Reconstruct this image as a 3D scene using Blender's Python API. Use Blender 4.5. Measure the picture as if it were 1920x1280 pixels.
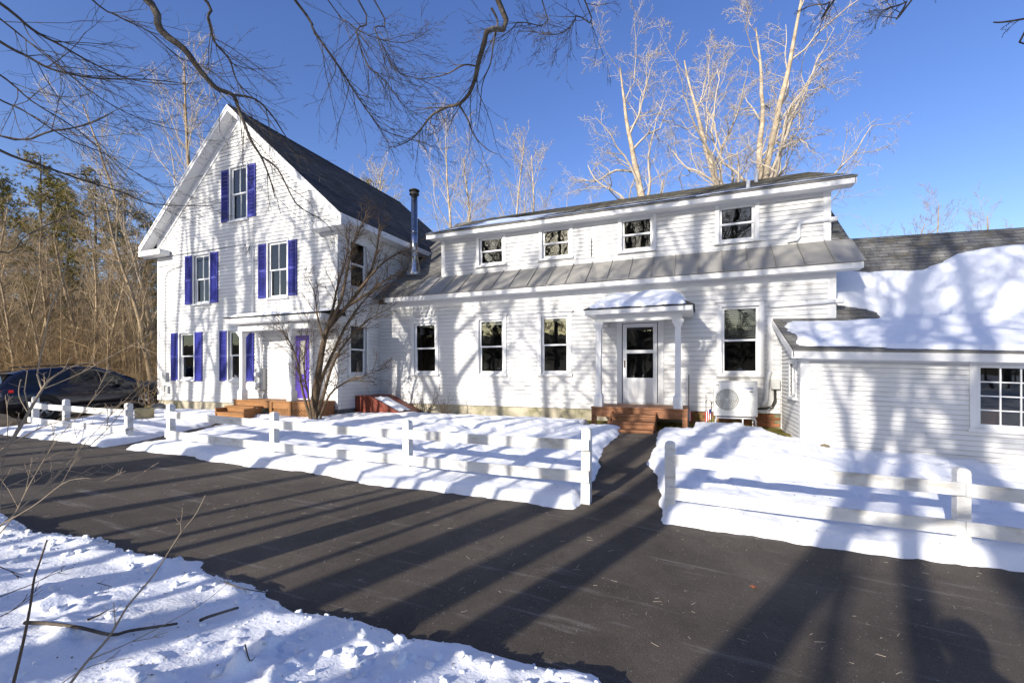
import bpy, math, random
import numpy as np
from mathutils import Vector, Matrix

R = math.radians
sc = bpy.context.scene
for o in list(bpy.data.objects): bpy.data.objects.remove(o)
COL = sc.collection

# ------------------------------------------------------------------ camera
F_PX = 845.0; YAW = R(22.5); CAM_Z = 1.8
cam_d = bpy.data.cameras.new('camera'); cam = bpy.data.objects.new('camera', cam_d); COL.objects.link(cam)
cam_d.sensor_width = 36.0; cam_d.lens = F_PX / 1920 * 36; cam_d.shift_y = 58 / 1920
cam_d.clip_start = 0.05; cam_d.clip_end = 2000
cam.location = (0, 0, CAM_Z); cam.rotation_euler = (R(90), 0, YAW)
sc.camera = cam

# ------------------------------------------------------------------ sky, sun, exposure
PHI = R(16.0); ELEV = R(20.5)
w = bpy.data.worlds.new('World'); sc.world = w; w.use_nodes = True
nt = w.node_tree; nt.nodes.clear()
sky = nt.nodes.new('ShaderNodeTexSky'); sky.sky_type = 'NISHITA'; sky.sun_disc = False
sky.sun_elevation = ELEV; sky.sun_rotation = math.pi + PHI
sky.air_density = 1.0; sky.dust_density = 1.1; sky.ozone_density = 1.6; sky.altitude = 150
bg = nt.nodes.new('ShaderNodeBackground'); bg.inputs[1].default_value = 0.15
wo = nt.nodes.new('ShaderNodeOutputWorld')
hs = nt.nodes.new('ShaderNodeHueSaturation'); hs.inputs['Saturation'].default_value = 1.25; hs.inputs['Hue'].default_value = .521
nt.links.new(sky.outputs[0], hs.inputs['Color']); nt.links.new(hs.outputs[0], bg.inputs[0]); nt.links.new(bg.outputs[0], wo.inputs[0])
sd = bpy.data.lights.new('sun', 'SUN'); sd.energy = 4.7; sd.angle = R(0.53); sd.color = (1.0, 0.93, 0.83)
sun = bpy.data.objects.new('sun', sd); COL.objects.link(sun)
LDIR = Vector((math.sin(PHI) * math.cos(ELEV), math.cos(PHI) * math.cos(ELEV), -math.sin(ELEV)))
sun.rotation_euler = LDIR.to_track_quat('-Z', 'Y').to_euler(); sun.location = (-10, -30, 25)
vs = sc.view_settings; vs.view_transform = 'Standard'; vs.look = 'None'; vs.gamma = 1.0; vs.exposure = 0.56
vs.use_curve_mapping = False
sc.render.engine = 'CYCLES'
sc.cycles.max_bounces = 8; sc.cycles.transparent_max_bounces = 12

# ------------------------------------------------------------------ pixel helpers (measured coordinates only)
_c, _s = math.cos(YAW), math.sin(YAW)
def at(px, py, d):                                  # a point d metres ahead, along a sight line of the survey
    l = (px - 960) / F_PX * d
    return Vector((l * _c - d * _s, l * _s + d * _c, CAM_Z + (698 - py) * d / F_PX))

# ------------------------------------------------------------------ noise
def _hash(ix, iy, seed):
    n = (ix.astype(np.int64) * 374761393 + iy.astype(np.int64) * 668265263 + seed * 1274126177) & 0xffffffff
    n = ((n ^ (n >> 13)) * 1274126177) & 0xffffffff
    return ((n ^ (n >> 16)) & 0xffff) / 65535.0
def vnoise(x, y, seed=0):
    x = np.asarray(x, float); y = np.asarray(y, float)
    ix = np.floor(x); iy = np.floor(y); fx = x - ix; fy = y - iy
    fx = fx * fx * fx * (fx * (fx * 6 - 15) + 10); fy = fy * fy * fy * (fy * (fy * 6 - 15) + 10)
    a = _hash(ix, iy, seed); b = _hash(ix + 1, iy, seed); c = _hash(ix, iy + 1, seed); d = _hash(ix + 1, iy + 1, seed)
    return (a + (b - a) * fx) * (1 - fy) + (c + (d - c) * fx) * fy
def fbm(x, y, seed=0, oct=4):
    t = 0; a = 0.5
    for k in range(oct):
        t = t + a * (vnoise(x, y, seed + k * 17) - 0.5); x = x * 2.03 + 3.1; y = y * 2.03 + 7.7; a *= 0.5
    return t
def sstep(a, b, x):
    t = np.clip((x - a) / (b - a), 0, 1); return t * t * (3 - 2 * t)

# ------------------------------------------------------------------ materials
MATS = {}
def mat(name, col, rough=0.6, spec=0.5, metal=0.0, vary=0.0, vscale=4.0, bump=0.0, bscale=40.0, col2=None, c2scale=3.0, c2lo=0.45, c2hi=0.6, stretch=None, rnd=0.0, coat=0.0):
    if name in MATS: return MATS[name]
    m = bpy.data.materials.new(name); m.use_nodes = True; MATS[name] = m
    n = m.node_tree.nodes; l = m.node_tree.links; b = n['Principled BSDF']
    b.inputs['Base Color'].default_value = (*col, 1); b.inputs['Roughness'].default_value = rough
    b.inputs['Specular IOR Level'].default_value = spec; b.inputs['Metallic'].default_value = metal
    b.inputs['Coat Weight'].default_value = coat
    tc = n.new('ShaderNodeTexCoord'); src = tc.outputs['Object']
    geo = n.new('ShaderNodeNewGeometry'); src = geo.outputs['Position']
    if stretch:
        mp = n.new('ShaderNodeMapping'); mp.inputs['Scale'].default_value = stretch; l.new(src, mp.inputs[0]); src = mp.outputs[0]
    cur = None
    def rgb(c):
        x = n.new('ShaderNodeRGB'); x.outputs[0].default_value = (*c, 1); return x.outputs[0]
    if col2 is not None:
        t = n.new('ShaderNodeTexNoise'); t.inputs['Scale'].default_value = c2scale; t.inputs['Detail'].default_value = 6; t.inputs['Roughness'].default_value = 0.65
        l.new(src, t.inputs['Vector'])
        r = n.new('ShaderNodeMapRange'); r.inputs[1].default_value = c2lo; r.inputs[2].default_value = c2hi; l.new(t.outputs['Fac'], r.inputs[0])
        mx = n.new('ShaderNodeMix'); mx.data_type = 'RGBA'; l.new(r.outputs[0], mx.inputs[0]); mx.inputs[6].default_value = (*col, 1); mx.inputs[7].default_value = (*col2, 1)
        cur = mx.outputs[2]
    if vary > 0:
        t = n.new('ShaderNodeTexNoise'); t.inputs['Scale'].default_value = vscale; t.inputs['Detail'].default_value = 5
        l.new(src, t.inputs['Vector'])
        r = n.new('ShaderNodeMapRange'); r.inputs[1].default_value = 0.3; r.inputs[2].default_value = 0.7; r.inputs[3].default_value = 1 - vary; r.inputs[4].default_value = 1 + vary
        l.new(t.outputs['Fac'], r.inputs[0])
        mx = n.new('ShaderNodeMix'); mx.data_type = 'RGBA'; mx.blend_type = 'MULTIPLY'; mx.inputs[0].default_value = 1
        l.new(cur if cur else rgb(col), mx.inputs[6]); l.new(r.outputs[0], mx.inputs[7]); cur = mx.outputs[2]
    if rnd > 0:
        oi = n.new('ShaderNodeObjectInfo'); r = n.new('ShaderNodeMapRange'); r.inputs[3].default_value = 1 - rnd; r.inputs[4].default_value = 1 + rnd
        l.new(oi.outputs['Random'], r.inputs[0])
        mx = n.new('ShaderNodeMix'); mx.data_type = 'RGBA'; mx.blend_type = 'MULTIPLY'; mx.inputs[0].default_value = 1
        l.new(cur if cur else rgb(col), mx.inputs[6]); l.new(r.outputs[0], mx.inputs[7]); cur = mx.outputs[2]
    if cur: l.new(cur, b.inputs['Base Color'])
    if bump > 0:
        t = n.new('ShaderNodeTexNoise'); t.inputs['Scale'].default_value = bscale; t.inputs['Detail'].default_value = 4; l.new(src, t.inputs['Vector'])
        bp = n.new('ShaderNodeBump'); bp.inputs['Strength'].default_value = bump; bp.inputs['Distance'].default_value = 0.02
        l.new(t.outputs['Fac'], bp.inputs['Height']); l.new(bp.outputs[0], b.inputs['Normal'])
    return m

M_CLAP = mat('white clapboard paint', (.63, .63, .625), .55, .35, vary=.05, vscale=1.3, bump=.15, bscale=60, col2=(.56, .55, .52), c2scale=.9, c2lo=.5, c2hi=.75, rnd=.025)
M_TRIM = mat('white trim paint', (.68, .68, .675), .45, .4, vary=.04, vscale=2.5, bump=.08, bscale=30)
M_VINYL = mat('white vinyl', (.70, .71, .72), .35, .5)
M_FENCE = mat('fence paint', (.68, .68, .665), .6, .3, vary=.07, vscale=5, bump=.25, bscale=25, col2=(.46, .43, .36), c2scale=3.0, c2lo=.52, c2hi=.72, stretch=(1, 1, 2.5))
M_SHUT = mat('violet blue shutter', (.027, .031, .24), .5, .4, vary=.25, vscale=2.2, rnd=.15)
M_DOORP = mat('violet door paint', (.10, .055, .42), .4, .5, vary=.06)
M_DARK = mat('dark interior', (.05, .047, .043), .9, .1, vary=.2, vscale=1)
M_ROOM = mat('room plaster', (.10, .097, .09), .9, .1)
M_CONC = mat('foundation concrete', (.42, .38, .29), .9, .2, vary=.2, vscale=2.5, bump=.5, bscale=18, col2=(.22, .21, .13), c2scale=1.7, c2lo=.48, c2hi=.66)
M_CONCD = mat('grey foundation block', (.16, .16, .155), .9, .2, vary=.25, vscale=4, bump=.5, bscale=20)
M_BRICK = mat('old red brick', (.27, .10, .05), .85, .2, vary=.25, vscale=9, bump=.5, bscale=40, col2=(.20, .19, .05), c2scale=2.5, c2lo=.5, c2hi=.62, rnd=.25)
M_MORT = mat('mossy mortar', (.20, .19, .12), .95, .1, vary=.3, vscale=8, bump=.5)
M_METAL = mat('standing seam metal', (.30, .287, .258), .5, .45, metal=.1, vary=.12, vscale=1.5, rnd=.06)
M_STEEL = mat('galvanised steel', (.55, .57, .60), .25, .5, metal=1.0, vary=.1, vscale=8)
M_BLK = mat('black rubber', (.015, .015, .016), .5, .4)
M_IRON = mat('dark iron', (.03, .028, .026), .5, .4)
M_GREY = mat('grey utility box', (.42, .43, .42), .45, .4, vary=.08)
M_AC = mat('heat pump enamel', (.74, .74, .71), .4, .45, vary=.03)
M_ACD = mat('heat pump coil', (.30, .30, .28), .6, .3)
M_WOOD = mat('stained deck board', (.26, .112, .048), .55, .35, vary=.22, vscale=3, bump=.3, bscale=12, col2=(.13, .055, .025), c2scale=2.2, c2lo=.45, c2hi=.7, stretch=(1, 6, 6), rnd=.14)
M_WOODY = mat('weathered cedar', (.29, .14, .052), .6, .3, vary=.2, vscale=3, bump=.3, bscale=12, stretch=(1, 6, 6), rnd=.15)
M_RED = mat('red oxide steel', (.17, .035, .018), .45, .4, vary=.2, vscale=4, bump=.1, bscale=20)
M_SNOW = mat('snow', (.84, .855, .885), .7, .08, vary=.05, vscale=2.2, bump=.35, bscale=40, col2=(.76, .765, .77), c2scale=1.3, c2lo=.52, c2hi=.7)
M_SNOWR = mat('roof snow', (.86, .88, .92), .55, .35, vary=.02, vscale=3, bump=.25, bscale=30)
M_ICE = mat('thin ice', (.55, .62, .72), .25, .5, vary=.15, vscale=3, bump=.2, bscale=10)
M_GROUND = mat('winter ground', (.11, .085, .045), .95, .1, vary=.3, vscale=3, bump=.8, bscale=20, col2=(.20, .155, .09), c2scale=1.2, c2lo=.42, c2hi=.62)
M_MOSS = mat('mossy turf', (.13, .12, .03), .95, .1, vary=.35, vscale=7, bump=.9, bscale=30, col2=(.24, .19, .07), c2scale=4, c2lo=.45, c2hi=.65)
M_BARKD = mat('dark bark', (.085, .07, .055), .9, .15, vary=.3, vscale=6, bump=.8, bscale=25, col2=(.17, .15, .12), c2scale=5, c2lo=.5, c2hi=.65)
M_BARKP = mat('pale bark', (.46, .385, .285), .9, .15, vary=.2, vscale=3, bump=.6, bscale=14, col2=(.27, .21, .15), c2scale=2, c2lo=.45, c2hi=.65)
M_BARKM = mat('woodland bark', (.36, .275, .175), .9, .15, vary=.3, vscale=3, bump=.6, bscale=14, col2=(.19, .145, .09), c2scale=1.5, c2lo=.45, c2hi=.65)
M_TWIGP = mat('pale twig bark', (.42, .365, .30), .85, .15)
M_SHRUB = mat('shrub bark', (.115, .082, .054), .9, .15, vary=.3, vscale=6, bump=.5, bscale=30, col2=(.09, .065, .042), c2scale=4)
M_SAPL = mat('sapling bark', (.30, .235, .16), .75, .2, vary=.2, vscale=8)
M_BRUSH = mat('brush stems', (.32, .225, .12), .9, .1, vary=.35, vscale=1.2)
M_NEED = mat('pine needles', (.17, .15, .042), .8, .2, vary=.5, vscale=.9, col2=(.26, .20, .06), c2scale=.8)
M_NEEDD = mat('darkened pine needles', (.022, .028, .014), .85, .15, vary=.4, vscale=.9)  # pine needles with shade put into the colour, keeps window reflections dark
M_STONE = mat('field stone', (.17, .14, .09), .9, .2, vary=.3, vscale=12, bump=.6, bscale=25)
M_PLANT = mat('tan concrete planter', (.42, .35, .19), .85, .2, vary=.15, vscale=5, bump=.3)
M_CAR = mat('navy car paint', (.007, .008, .016), .22, .5, metal=.3, coat=.8)
M_CARP = mat('black car plastic', (.02, .02, .021), .55, .4)
M_TYRE = mat('tyre rubber', (.018, .018, .018), .8, .3)
M_RIM = mat('alloy rim', (.45, .46, .47), .3, .5, metal=.9)
M_TAIL = mat('tail lamp', (.45, .012, .01), .15, .5)
M_COAT = mat('dark coat cloth', (.03, .03, .035), .9, .2, bump=.2)
M_CURT = mat('curtain cloth', (.42, .40, .36), .9, .1, vary=.1, vscale=8)
M_BLIND = mat('blind vinyl', (.68, .68, .66), .5, .4)
M_BRASS = mat('dark bronze', (.05, .042, .03), .35, .5, metal=.7)
M_BLUE = mat('logo blue', (.02, .06, .32), .5, .3)
M_LEAF = mat('dry leaf', (.30, .10, .05), .8, .2)
M_FLAGR = mat('flag red', (.45, .03, .04), .8, .1)
M_FLAGW = mat('flag white', (.75, .74, .72), .8, .1)
M_FLAGB = mat('flag blue', (.03, .04, .18), .8, .1)

def shingle_mat(name, c1, c2, gap, bump=.4, moss=None):
    m = bpy.data.materials.new(name); m.use_nodes = True
    n = m.node_tree.nodes; l = m.node_tree.links; b = n['Principled BSDF']
    b.inputs['Roughness'].default_value = .9; b.inputs['Specular IOR Level'].default_value = .2
    uv = n.new('ShaderNodeUVMap'); uv.uv_map = 'UVMap'
    br = n.new('ShaderNodeTexBrick'); br.inputs['Scale'].default_value = 1.0; br.inputs['Brick Width'].default_value = .30
    br.inputs['Row Height'].default_value = .14; br.inputs['Mortar Size'].default_value = .005
    br.inputs['Color1'].default_value = (*c1, 1); br.inputs['Color2'].default_value = (*c2, 1); br.inputs['Mortar'].default_value = (*gap, 1); br.inputs['Bias'].default_value = 0
    l.new(uv.outputs[0], br.inputs['Vector'])
    t = n.new('ShaderNodeTexNoise'); t.inputs['Scale'].default_value = 1.1; t.inputs['Detail'].default_value = 8; l.new(uv.outputs[0], t.inputs['Vector'])
    r = n.new('ShaderNodeMapRange'); r.inputs[1].default_value = .3; r.inputs[2].default_value = .7; r.inputs[3].default_value = .7; r.inputs[4].default_value = 1.35; l.new(t.outputs['Fac'], r.inputs[0])
    mx = n.new('ShaderNodeMix'); mx.data_type = 'RGBA'; mx.blend_type = 'MULTIPLY'; mx.inputs[0].default_value = 1
    l.new(br.outputs['Color'], mx.inputs[6]); l.new(r.outputs[0], mx.inputs[7])
    out = mx.outputs[2]
    if moss:
        t2 = n.new('ShaderNodeTexNoise'); t2.inputs['Scale'].default_value = 4; t2.inputs['Detail'].default_value = 8; l.new(uv.outputs[0], t2.inputs['Vector'])
        r2 = n.new('ShaderNodeMapRange'); r2.inputs[1].default_value = .52; r2.inputs[2].default_value = .62; l.new(t2.outputs['Fac'], r2.inputs[0])
        m2 = n.new('ShaderNodeMix'); m2.data_type = 'RGBA'; l.new(r2.outputs[0], m2.inputs[0]); l.new(out, m2.inputs[6]); m2.inputs[7].default_value = (*moss, 1); out = m2.outputs[2]
    l.new(out, b.inputs['Base Color'])
    t3 = n.new('ShaderNodeTexNoise'); t3.inputs['Scale'].default_value = 60; l.new(uv.outputs[0], t3.inputs['Vector'])
    bp = n.new('ShaderNodeBump'); bp.inputs['Strength'].default_value = bump; bp.inputs['Distance'].default_value = .01; l.new(t3.outputs['Fac'], bp.inputs['Height']); l.new(bp.outputs[0], b.inputs['Normal'])
    MATS[name] = m; return m
M_SHD = shingle_mat('charcoal shingle', (.035, .038, .046), (.07, .074, .085), (.015, .015, .017))
M_SHG = shingle_mat('weathered grey shingle', (.15, .147, .138), (.23, .225, .21), (.055, .053, .048), moss=(.145, .135, .11))

def glass_mat():
    m = bpy.data.materials.new('window glass'); m.use_nodes = True
    n = m.node_tree.nodes; l = m.node_tree.links; n.clear()
    o = n.new('ShaderNodeOutputMaterial'); mx = n.new('ShaderNodeMixShader'); tr = n.new('ShaderNodeBsdfTransparent'); gl = n.new('ShaderNodeBsdfGlossy')
    tr.inputs[0].default_value = (.66, .68, .68, 1); gl.inputs['Roughness'].default_value = .015; gl.inputs[0].default_value = (.9, .92, .95, 1)
    fr = n.new('ShaderNodeFresnel'); fr.inputs[0].default_value = 1.65
    t = n.new('ShaderNodeTexNoise'); t.inputs['Scale'].default_value = 1.6; tc = n.new('ShaderNodeNewGeometry'); l.new(tc.outputs['Position'], t.inputs['Vector'])
    bp = n.new('ShaderNodeBump'); bp.inputs['Strength'].default_value = .06; bp.inputs['Distance'].default_value = .05; l.new(t.outputs['Fac'], bp.inputs['Height']); l.new(bp.outputs[0], gl.inputs['Normal'])
    l.new(fr.outputs[0], mx.inputs[0]); l.new(tr.outputs[0], mx.inputs[1]); l.new(gl.outputs[0], mx.inputs[2]); l.new(mx.outputs[0], o.inputs[0])
    MATS['window glass'] = m; return m
M_GLASS = glass_mat()
M_CARGL = mat('car glass', (.012, .014, .014), .04, .6)

def asphalt_mat():
    m = bpy.data.materials.new('asphalt'); m.use_nodes = True
    n = m.node_tree.nodes; l = m.node_tree.links; b = n['Principled BSDF']
    b.inputs['Roughness'].default_value = .82; b.inputs['Specular IOR Level'].default_value = .3
    g = n.new('ShaderNodeNewGeometry'); P = g.outputs['Position']
    def noise(s, d=5, r=.6, vec=P):
        t = n.new('ShaderNodeTexNoise'); t.inputs['Scale'].default_value = s; t.inputs['Detail'].default_value = d; t.inputs['Roughness'].default_value = r; l.new(vec, t.inputs['Vector']); return t.outputs['Fac']
    def rng(x, a, bb, c, d):
        r = n.new('ShaderNodeMapRange'); r.inputs[1].default_value = a; r.inputs[2].default_value = bb; r.inputs[3].default_value = c; r.inputs[4].default_value = d; l.new(x, r.inputs[0]); return r.outputs[0]
    def mixc(f, a, bcol, mode='MIX'):
        mx = n.new('ShaderNodeMix'); mx.data_type = 'RGBA'; mx.blend_type = mode
        l.new(f, mx.inputs[0]); l.new(a, mx.inputs[6])
        if isinstance(bcol, tuple): mx.inputs[7].default_value = (*bcol, 1)
        else: l.new(bcol, mx.inputs[7])
        return mx.outputs[2]
    base = n.new('ShaderNodeRGB'); base.outputs[0].default_value = (.078, .064, .050, 1)
    one = n.new('ShaderNodeValue'); one.outputs[0].default_value = 1
    c = mixc(one.outputs[0], base.outputs[0], rng(noise(.6, 8, .7), .3, .7, .55, 1.5), 'MULTIPLY')
    c = mixc(one.outputs[0], c, rng(noise(130, 2), .25, .75, .5, 1.5), 'MULTIPLY')
    # salt specks and long dried-salt streaks that follow the plough
    sp = rng(noise(48, 3), .67, .71, 0, .7); c = mixc(sp, c, (.36, .34, .31))
    mp = n.new('ShaderNodeMapping'); mp.inputs['Scale'].default_value = (.45, 4.2, 1); mp.inputs['Rotation'].default_value = (0, 0, R(9)); l.new(P, mp.inputs[0])
    st = rng(noise(1.5, 8, .72, mp.outputs[0]), .57, .76, 0, .5); c = mixc(st, c, (.36, .335, .31))
    wv = n.new('ShaderNodeVectorMath'); wv.operation = 'ADD'; l.new(P, wv.inputs[0]); tn = n.new('ShaderNodeTexNoise'); tn.inputs['Scale'].default_value = 1.8; tn.inputs['Detail'].default_value = 6; l.new(P, tn.inputs['Vector']); l.new(tn.outputs['Color'], wv.inputs[1])
    vo = n.new('ShaderNodeTexVoronoi'); vo.feature = 'DISTANCE_TO_EDGE'; vo.inputs['Scale'].default_value = .3; l.new(wv.outputs[0], vo.inputs['Vector'])
    ck_ = rng(vo.outputs['Distance'], .0015, .004, .28, 0); c = mixc(ck_, c, (.022, .02, .019))
    l.new(c, b.inputs['Base Color'])
    bp = n.new('ShaderNodeBump'); bp.inputs['Strength'].default_value = .55; bp.inputs['Distance'].default_value = .012; l.new(noise(110, 3), bp.inputs['Height']); l.new(bp.outputs[0], b.inputs['Normal'])
    return m
M_ASPH = asphalt_mat()

# ------------------------------------------------------------------ mesh helpers
def tag(o, label=None, cat=None, group=None, kind=None):
    if label: o['label'] = label
    if cat: o['category'] = cat
    if group: o['group'] = group
    if kind: o['kind'] = kind
    return o
def thing(name, loc, label, cat, group=None):
    o = bpy.data.objects.new(name, None); COL.objects.link(o); o.location = loc; o.empty_display_size = .2
    return tag(o, label, cat, group)
ROOT = {}
def origin(parent):
    v = Vector((0, 0, 0)); p = parent
    while p is not None: v = v + p.location; p = p.parent
    return v
def mesh_np(name, V, Q, uv=None, smooth=False):
    me = bpy.data.meshes.new(name); V = np.asarray(V, np.float32); Q = np.asarray(Q, np.int32); k = Q.shape[1]
    me.vertices.add(len(V)); me.vertices.foreach_set('co', V.ravel())
    me.loops.add(Q.size); me.loops.foreach_set('vertex_index', Q.ravel())
    me.polygons.add(len(Q)); me.polygons.foreach_set('loop_start', np.arange(0, Q.size, k, dtype=np.int32))
    if smooth: me.polygons.foreach_set('use_smooth', np.ones(len(Q), bool))
    if uv is not None:
        l = me.uv_layers.new(name='UVMap'); l.data.foreach_set('uv', np.asarray(uv, np.float32)[Q.ravel()].ravel())
    me.update(calc_edges=True); me.validate(); return me
def link(name, me, m, parent=None):
    o = bpy.data.objects.new(name, me); COL.objects.link(o)
    if m is not None and len(me.materials) == 0: me.materials.append(m)
    if parent is not None: o.parent = parent
    return o
class MB:
    def __init__(s): s.v = []; s.f = []; s.sm = []
    def add(s, vs, fs, smooth=False):
        n = len(s.v); s.v += [tuple(x) for x in vs]; s.f += [tuple(i + n for i in f) for f in fs]; s.sm += [smooth] * len(fs); return s
    def box(s, x0, x1, y0, y1, z0, z1):
        if x0 > x1: x0, x1 = x1, x0
        if y0 > y1: y0, y1 = y1, y0
        if z0 > z1: z0, z1 = z1, z0
        return s.add([(x0, y0, z0), (x1, y0, z0), (x1, y1, z0), (x0, y1, z0), (x0, y0, z1), (x1, y0, z1), (x1, y1, z1), (x0, y1, z1)],
              [(0, 3, 2, 1), (4, 5, 6, 7), (0, 1, 5, 4), (1, 2, 6, 5), (2, 3, 7, 6), (3, 0, 4, 7)])
    def hexa(s, p):                 # 8 points: bottom ring, top ring
        return s.add(p, [(0, 3, 2, 1), (4, 5, 6, 7), (0, 1, 5, 4), (1, 2, 6, 5), (2, 3, 7, 6), (3, 0, 4, 7)])
    def prism(s, poly, off):        # polygon (list of 3-D points) extruded by vector off
        n = len(poly); o = Vector(off); a = [Vector(p) for p in poly]
        return s.add(a + [p + o for p in a], [tuple(range(n))[::-1], tuple(range(n, 2 * n))] + [(i, (i + 1) % n, n + (i + 1) % n, n + i) for i in range(n)])
    def tube(s, pts, rad, n=8, caps=True, smooth=True):
        pts = [Vector(p) for p in pts]; rad = rad if isinstance(rad, (list, tuple)) else [rad] * len(pts)
        vs = []; d0 = (pts[1] - pts[0]).normalized(); ax = Vector((0, 0, 1)) if abs(d0.z) < .8 else Vector((1, 0, 0))
        for i, p in enumerate(pts):
            a = pts[max(0, i - 1)]; b = pts[min(len(pts) - 1, i + 1)]; d = (b - a).normalized()
            u = d.cross(ax).normalized(); v = d.cross(u); ax = -v if False else ax
            for k in range(n):
                t = 2 * math.pi * k / n; vs.append(p + (u * math.cos(t) + v * math.sin(t)) * rad[i])
        fs = [(i * n + k, i * n + (k + 1) % n, (i + 1) * n + (k + 1) % n, (i + 1) * n + k) for i in range(len(pts) - 1) for k in range(n)]
        s.add(vs, fs, smooth)
        if caps:
            m = len(s.v) - len(vs); s.f.append(tuple(m + k for k in range(n))[::-1]); s.f.append(tuple(m + (len(pts) - 1) * n + k for k in range(n))); s.sm += [False, False]
        return s
    def lathe(s, c, prof, n=16, smooth=True, axis=(0, 0, 1)):   # prof: (radius, height along axis)
        ax = Vector(axis).normalized(); u = ax.orthogonal().normalized(); v = ax.cross(u); c = Vector(c); vs = []
        for r, h in prof:
            for k in range(n):
                t = 2 * math.pi * k / n; vs.append(c + ax * h + (u * math.cos(t) + v * math.sin(t)) * r)
        fs = [(i * n + k, i * n + (k + 1) % n, (i + 1) * n + (k + 1) % n, (i + 1) * n + k) for i in range(len(prof) - 1) for k in range(n)]
        s.add(vs, fs, smooth); m = len(s.v) - len(vs)
        s.f.append(tuple(m + k for k in range(n))[::-1]); s.f.append(tuple(m + (len(prof) - 1) * n + k for k in range(n))); s.sm += [False, False]
        return s
    def mesh(s, name, off=(0, 0, 0), bevel=0):
        me = bpy.data.meshes.new(name); o = Vector(off)
        me.from_pydata([tuple(Vector(v) - o) for v in s.v], [], s.f); me.polygons.foreach_set('use_smooth', s.sm); me.update()
        return me
    def build(s, name, m, parent=None, bevel=0.0, loc=None):
        off = origin(parent) if parent is not None else Vector(loc or (0, 0, 0))
        o = link(name, s.mesh(name, off), m, parent)
        if parent is None: o.location = off
        if bevel > 0:
            b = o.modifiers.new('bevel', 'BEVEL'); b.width = bevel; b.segments = 2; b.limit_method = 'ANGLE'; b.angle_limit = R(40)
        return o

# ------------------------------------------------------------------ terrain
DX = [-400, -30, -16, -10.5, -7.5, -4.4, -1.4, -.3, 2.7, 6, 12, 60, 400]
DZ = [.3, .24, .2, .2, .15, .08, .04, -.02, -.22, -.35, -.45, -.7, -1.0]
HX = [-400, -60, -24, -18, -10, -3, 1.0, 1.75, 2.1, 5, 8, 20, 400]
HZ = [2.0, .8, .42, .42, .42, .45, .50, .46, .34, .16, .0, -.1, -.1]
def G(x, y):
    x = np.asarray(x, float); y = np.asarray(y, float)
    a = np.interp(x, DX, DZ); b = np.interp(x, HX, HZ)
    t = sstep(5.6, 10.6, y)
    z = a + (b - a) * t
    z = z + sstep(-58, -150, y) * 16  # added unseen rise behind the camera, hides horizon glow from window reflections
    return z + sstep(25, 90, np.hypot(x, y)) * .8 + fbm(x * .15, y * .15, 5, 3) * sstep(14, 40, np.hypot(x, y)) * .8
def g1(x, y): return float(G(x, y))
def grid_mesh(name, xs, ys, zf, keep=None, smooth=True):
    X, Y = np.meshgrid(xs, ys); Z = zf(X, Y); nx, ny = len(xs), len(ys)
    V = np.stack([X, Y, Z], -1).reshape(-1, 3)
    i = np.arange((nx) * (ny)).reshape(ny, nx)
    Q = np.stack([i[:-1, :-1], i[:-1, 1:], i[1:, 1:], i[1:, :-1]], -1).reshape(-1, 4)
    if keep is not None:
        K = keep(X, Y).ravel(); Q = Q[K[Q].any(1)]
        used = np.unique(Q); mp = np.full(len(V), -1); mp[used] = np.arange(len(used)); V = V[used]; Q = mp[Q]
    return mesh_np(name, V, Q, smooth=smooth)
xs = np.unique(np.concatenate([np.linspace(-400, -60, 18), np.linspace(-60, -26, 35), np.arange(-26, 12.01, .4), np.linspace(12, 60, 25), np.linspace(60, 400, 18)]))
ys = np.unique(np.concatenate([np.linspace(-300, -40, 14), np.linspace(-40, 0, 41), np.arange(0, 13.01, .4), np.linspace(13, 70, 58), np.linspace(70, 400, 18)]))
o = link('ground', grid_mesh('ground', xs, ys, lambda x, y: G(x, y) - .03), M_GROUND); tag(o, kind='structure')
xs = np.arange(-60, 16.01, .4)
o = link('driveway', grid_mesh('driveway', xs, np.arange(1.8, 6.61, .4), lambda x, y: G(x, y) + .004), M_ASPH); tag(o, kind='structure')
o = link('parking_pad', grid_mesh('parking_pad', np.arange(-34, -16.3, .4), np.arange(6.5, 17, .4), lambda x, y: G(x, y) + .008), M_ASPH); tag(o, kind='structure')
# walkways
def wlk(name, c0, c1, hw, y0, y1):
    ys = np.arange(y0, y1 + .01, .2); V = []; Q = []
    for k, y in enumerate(ys):
        t = (y - y0) / (y1 - y0); c = c0 + (c1 - c0) * t
        for s_ in (-1, -.33, .33, 1): x = c + s_ * hw; V.append((x, y, g1(x, y) + .012))
    for k in range(len(ys) - 1):
        for j in range(3): a = k * 4 + j; Q.append((a, a + 1, a + 5, a + 4))
    o = link(name, mesh_np(name, V, Q), M_ASPH); tag(o, kind='structure')
wlk('walkway', -1.0, -1.35, .95, 6.3, 10.6)
wlk('walkway', -11.35, -12.5, .75, 6.3, 9.3)

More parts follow.
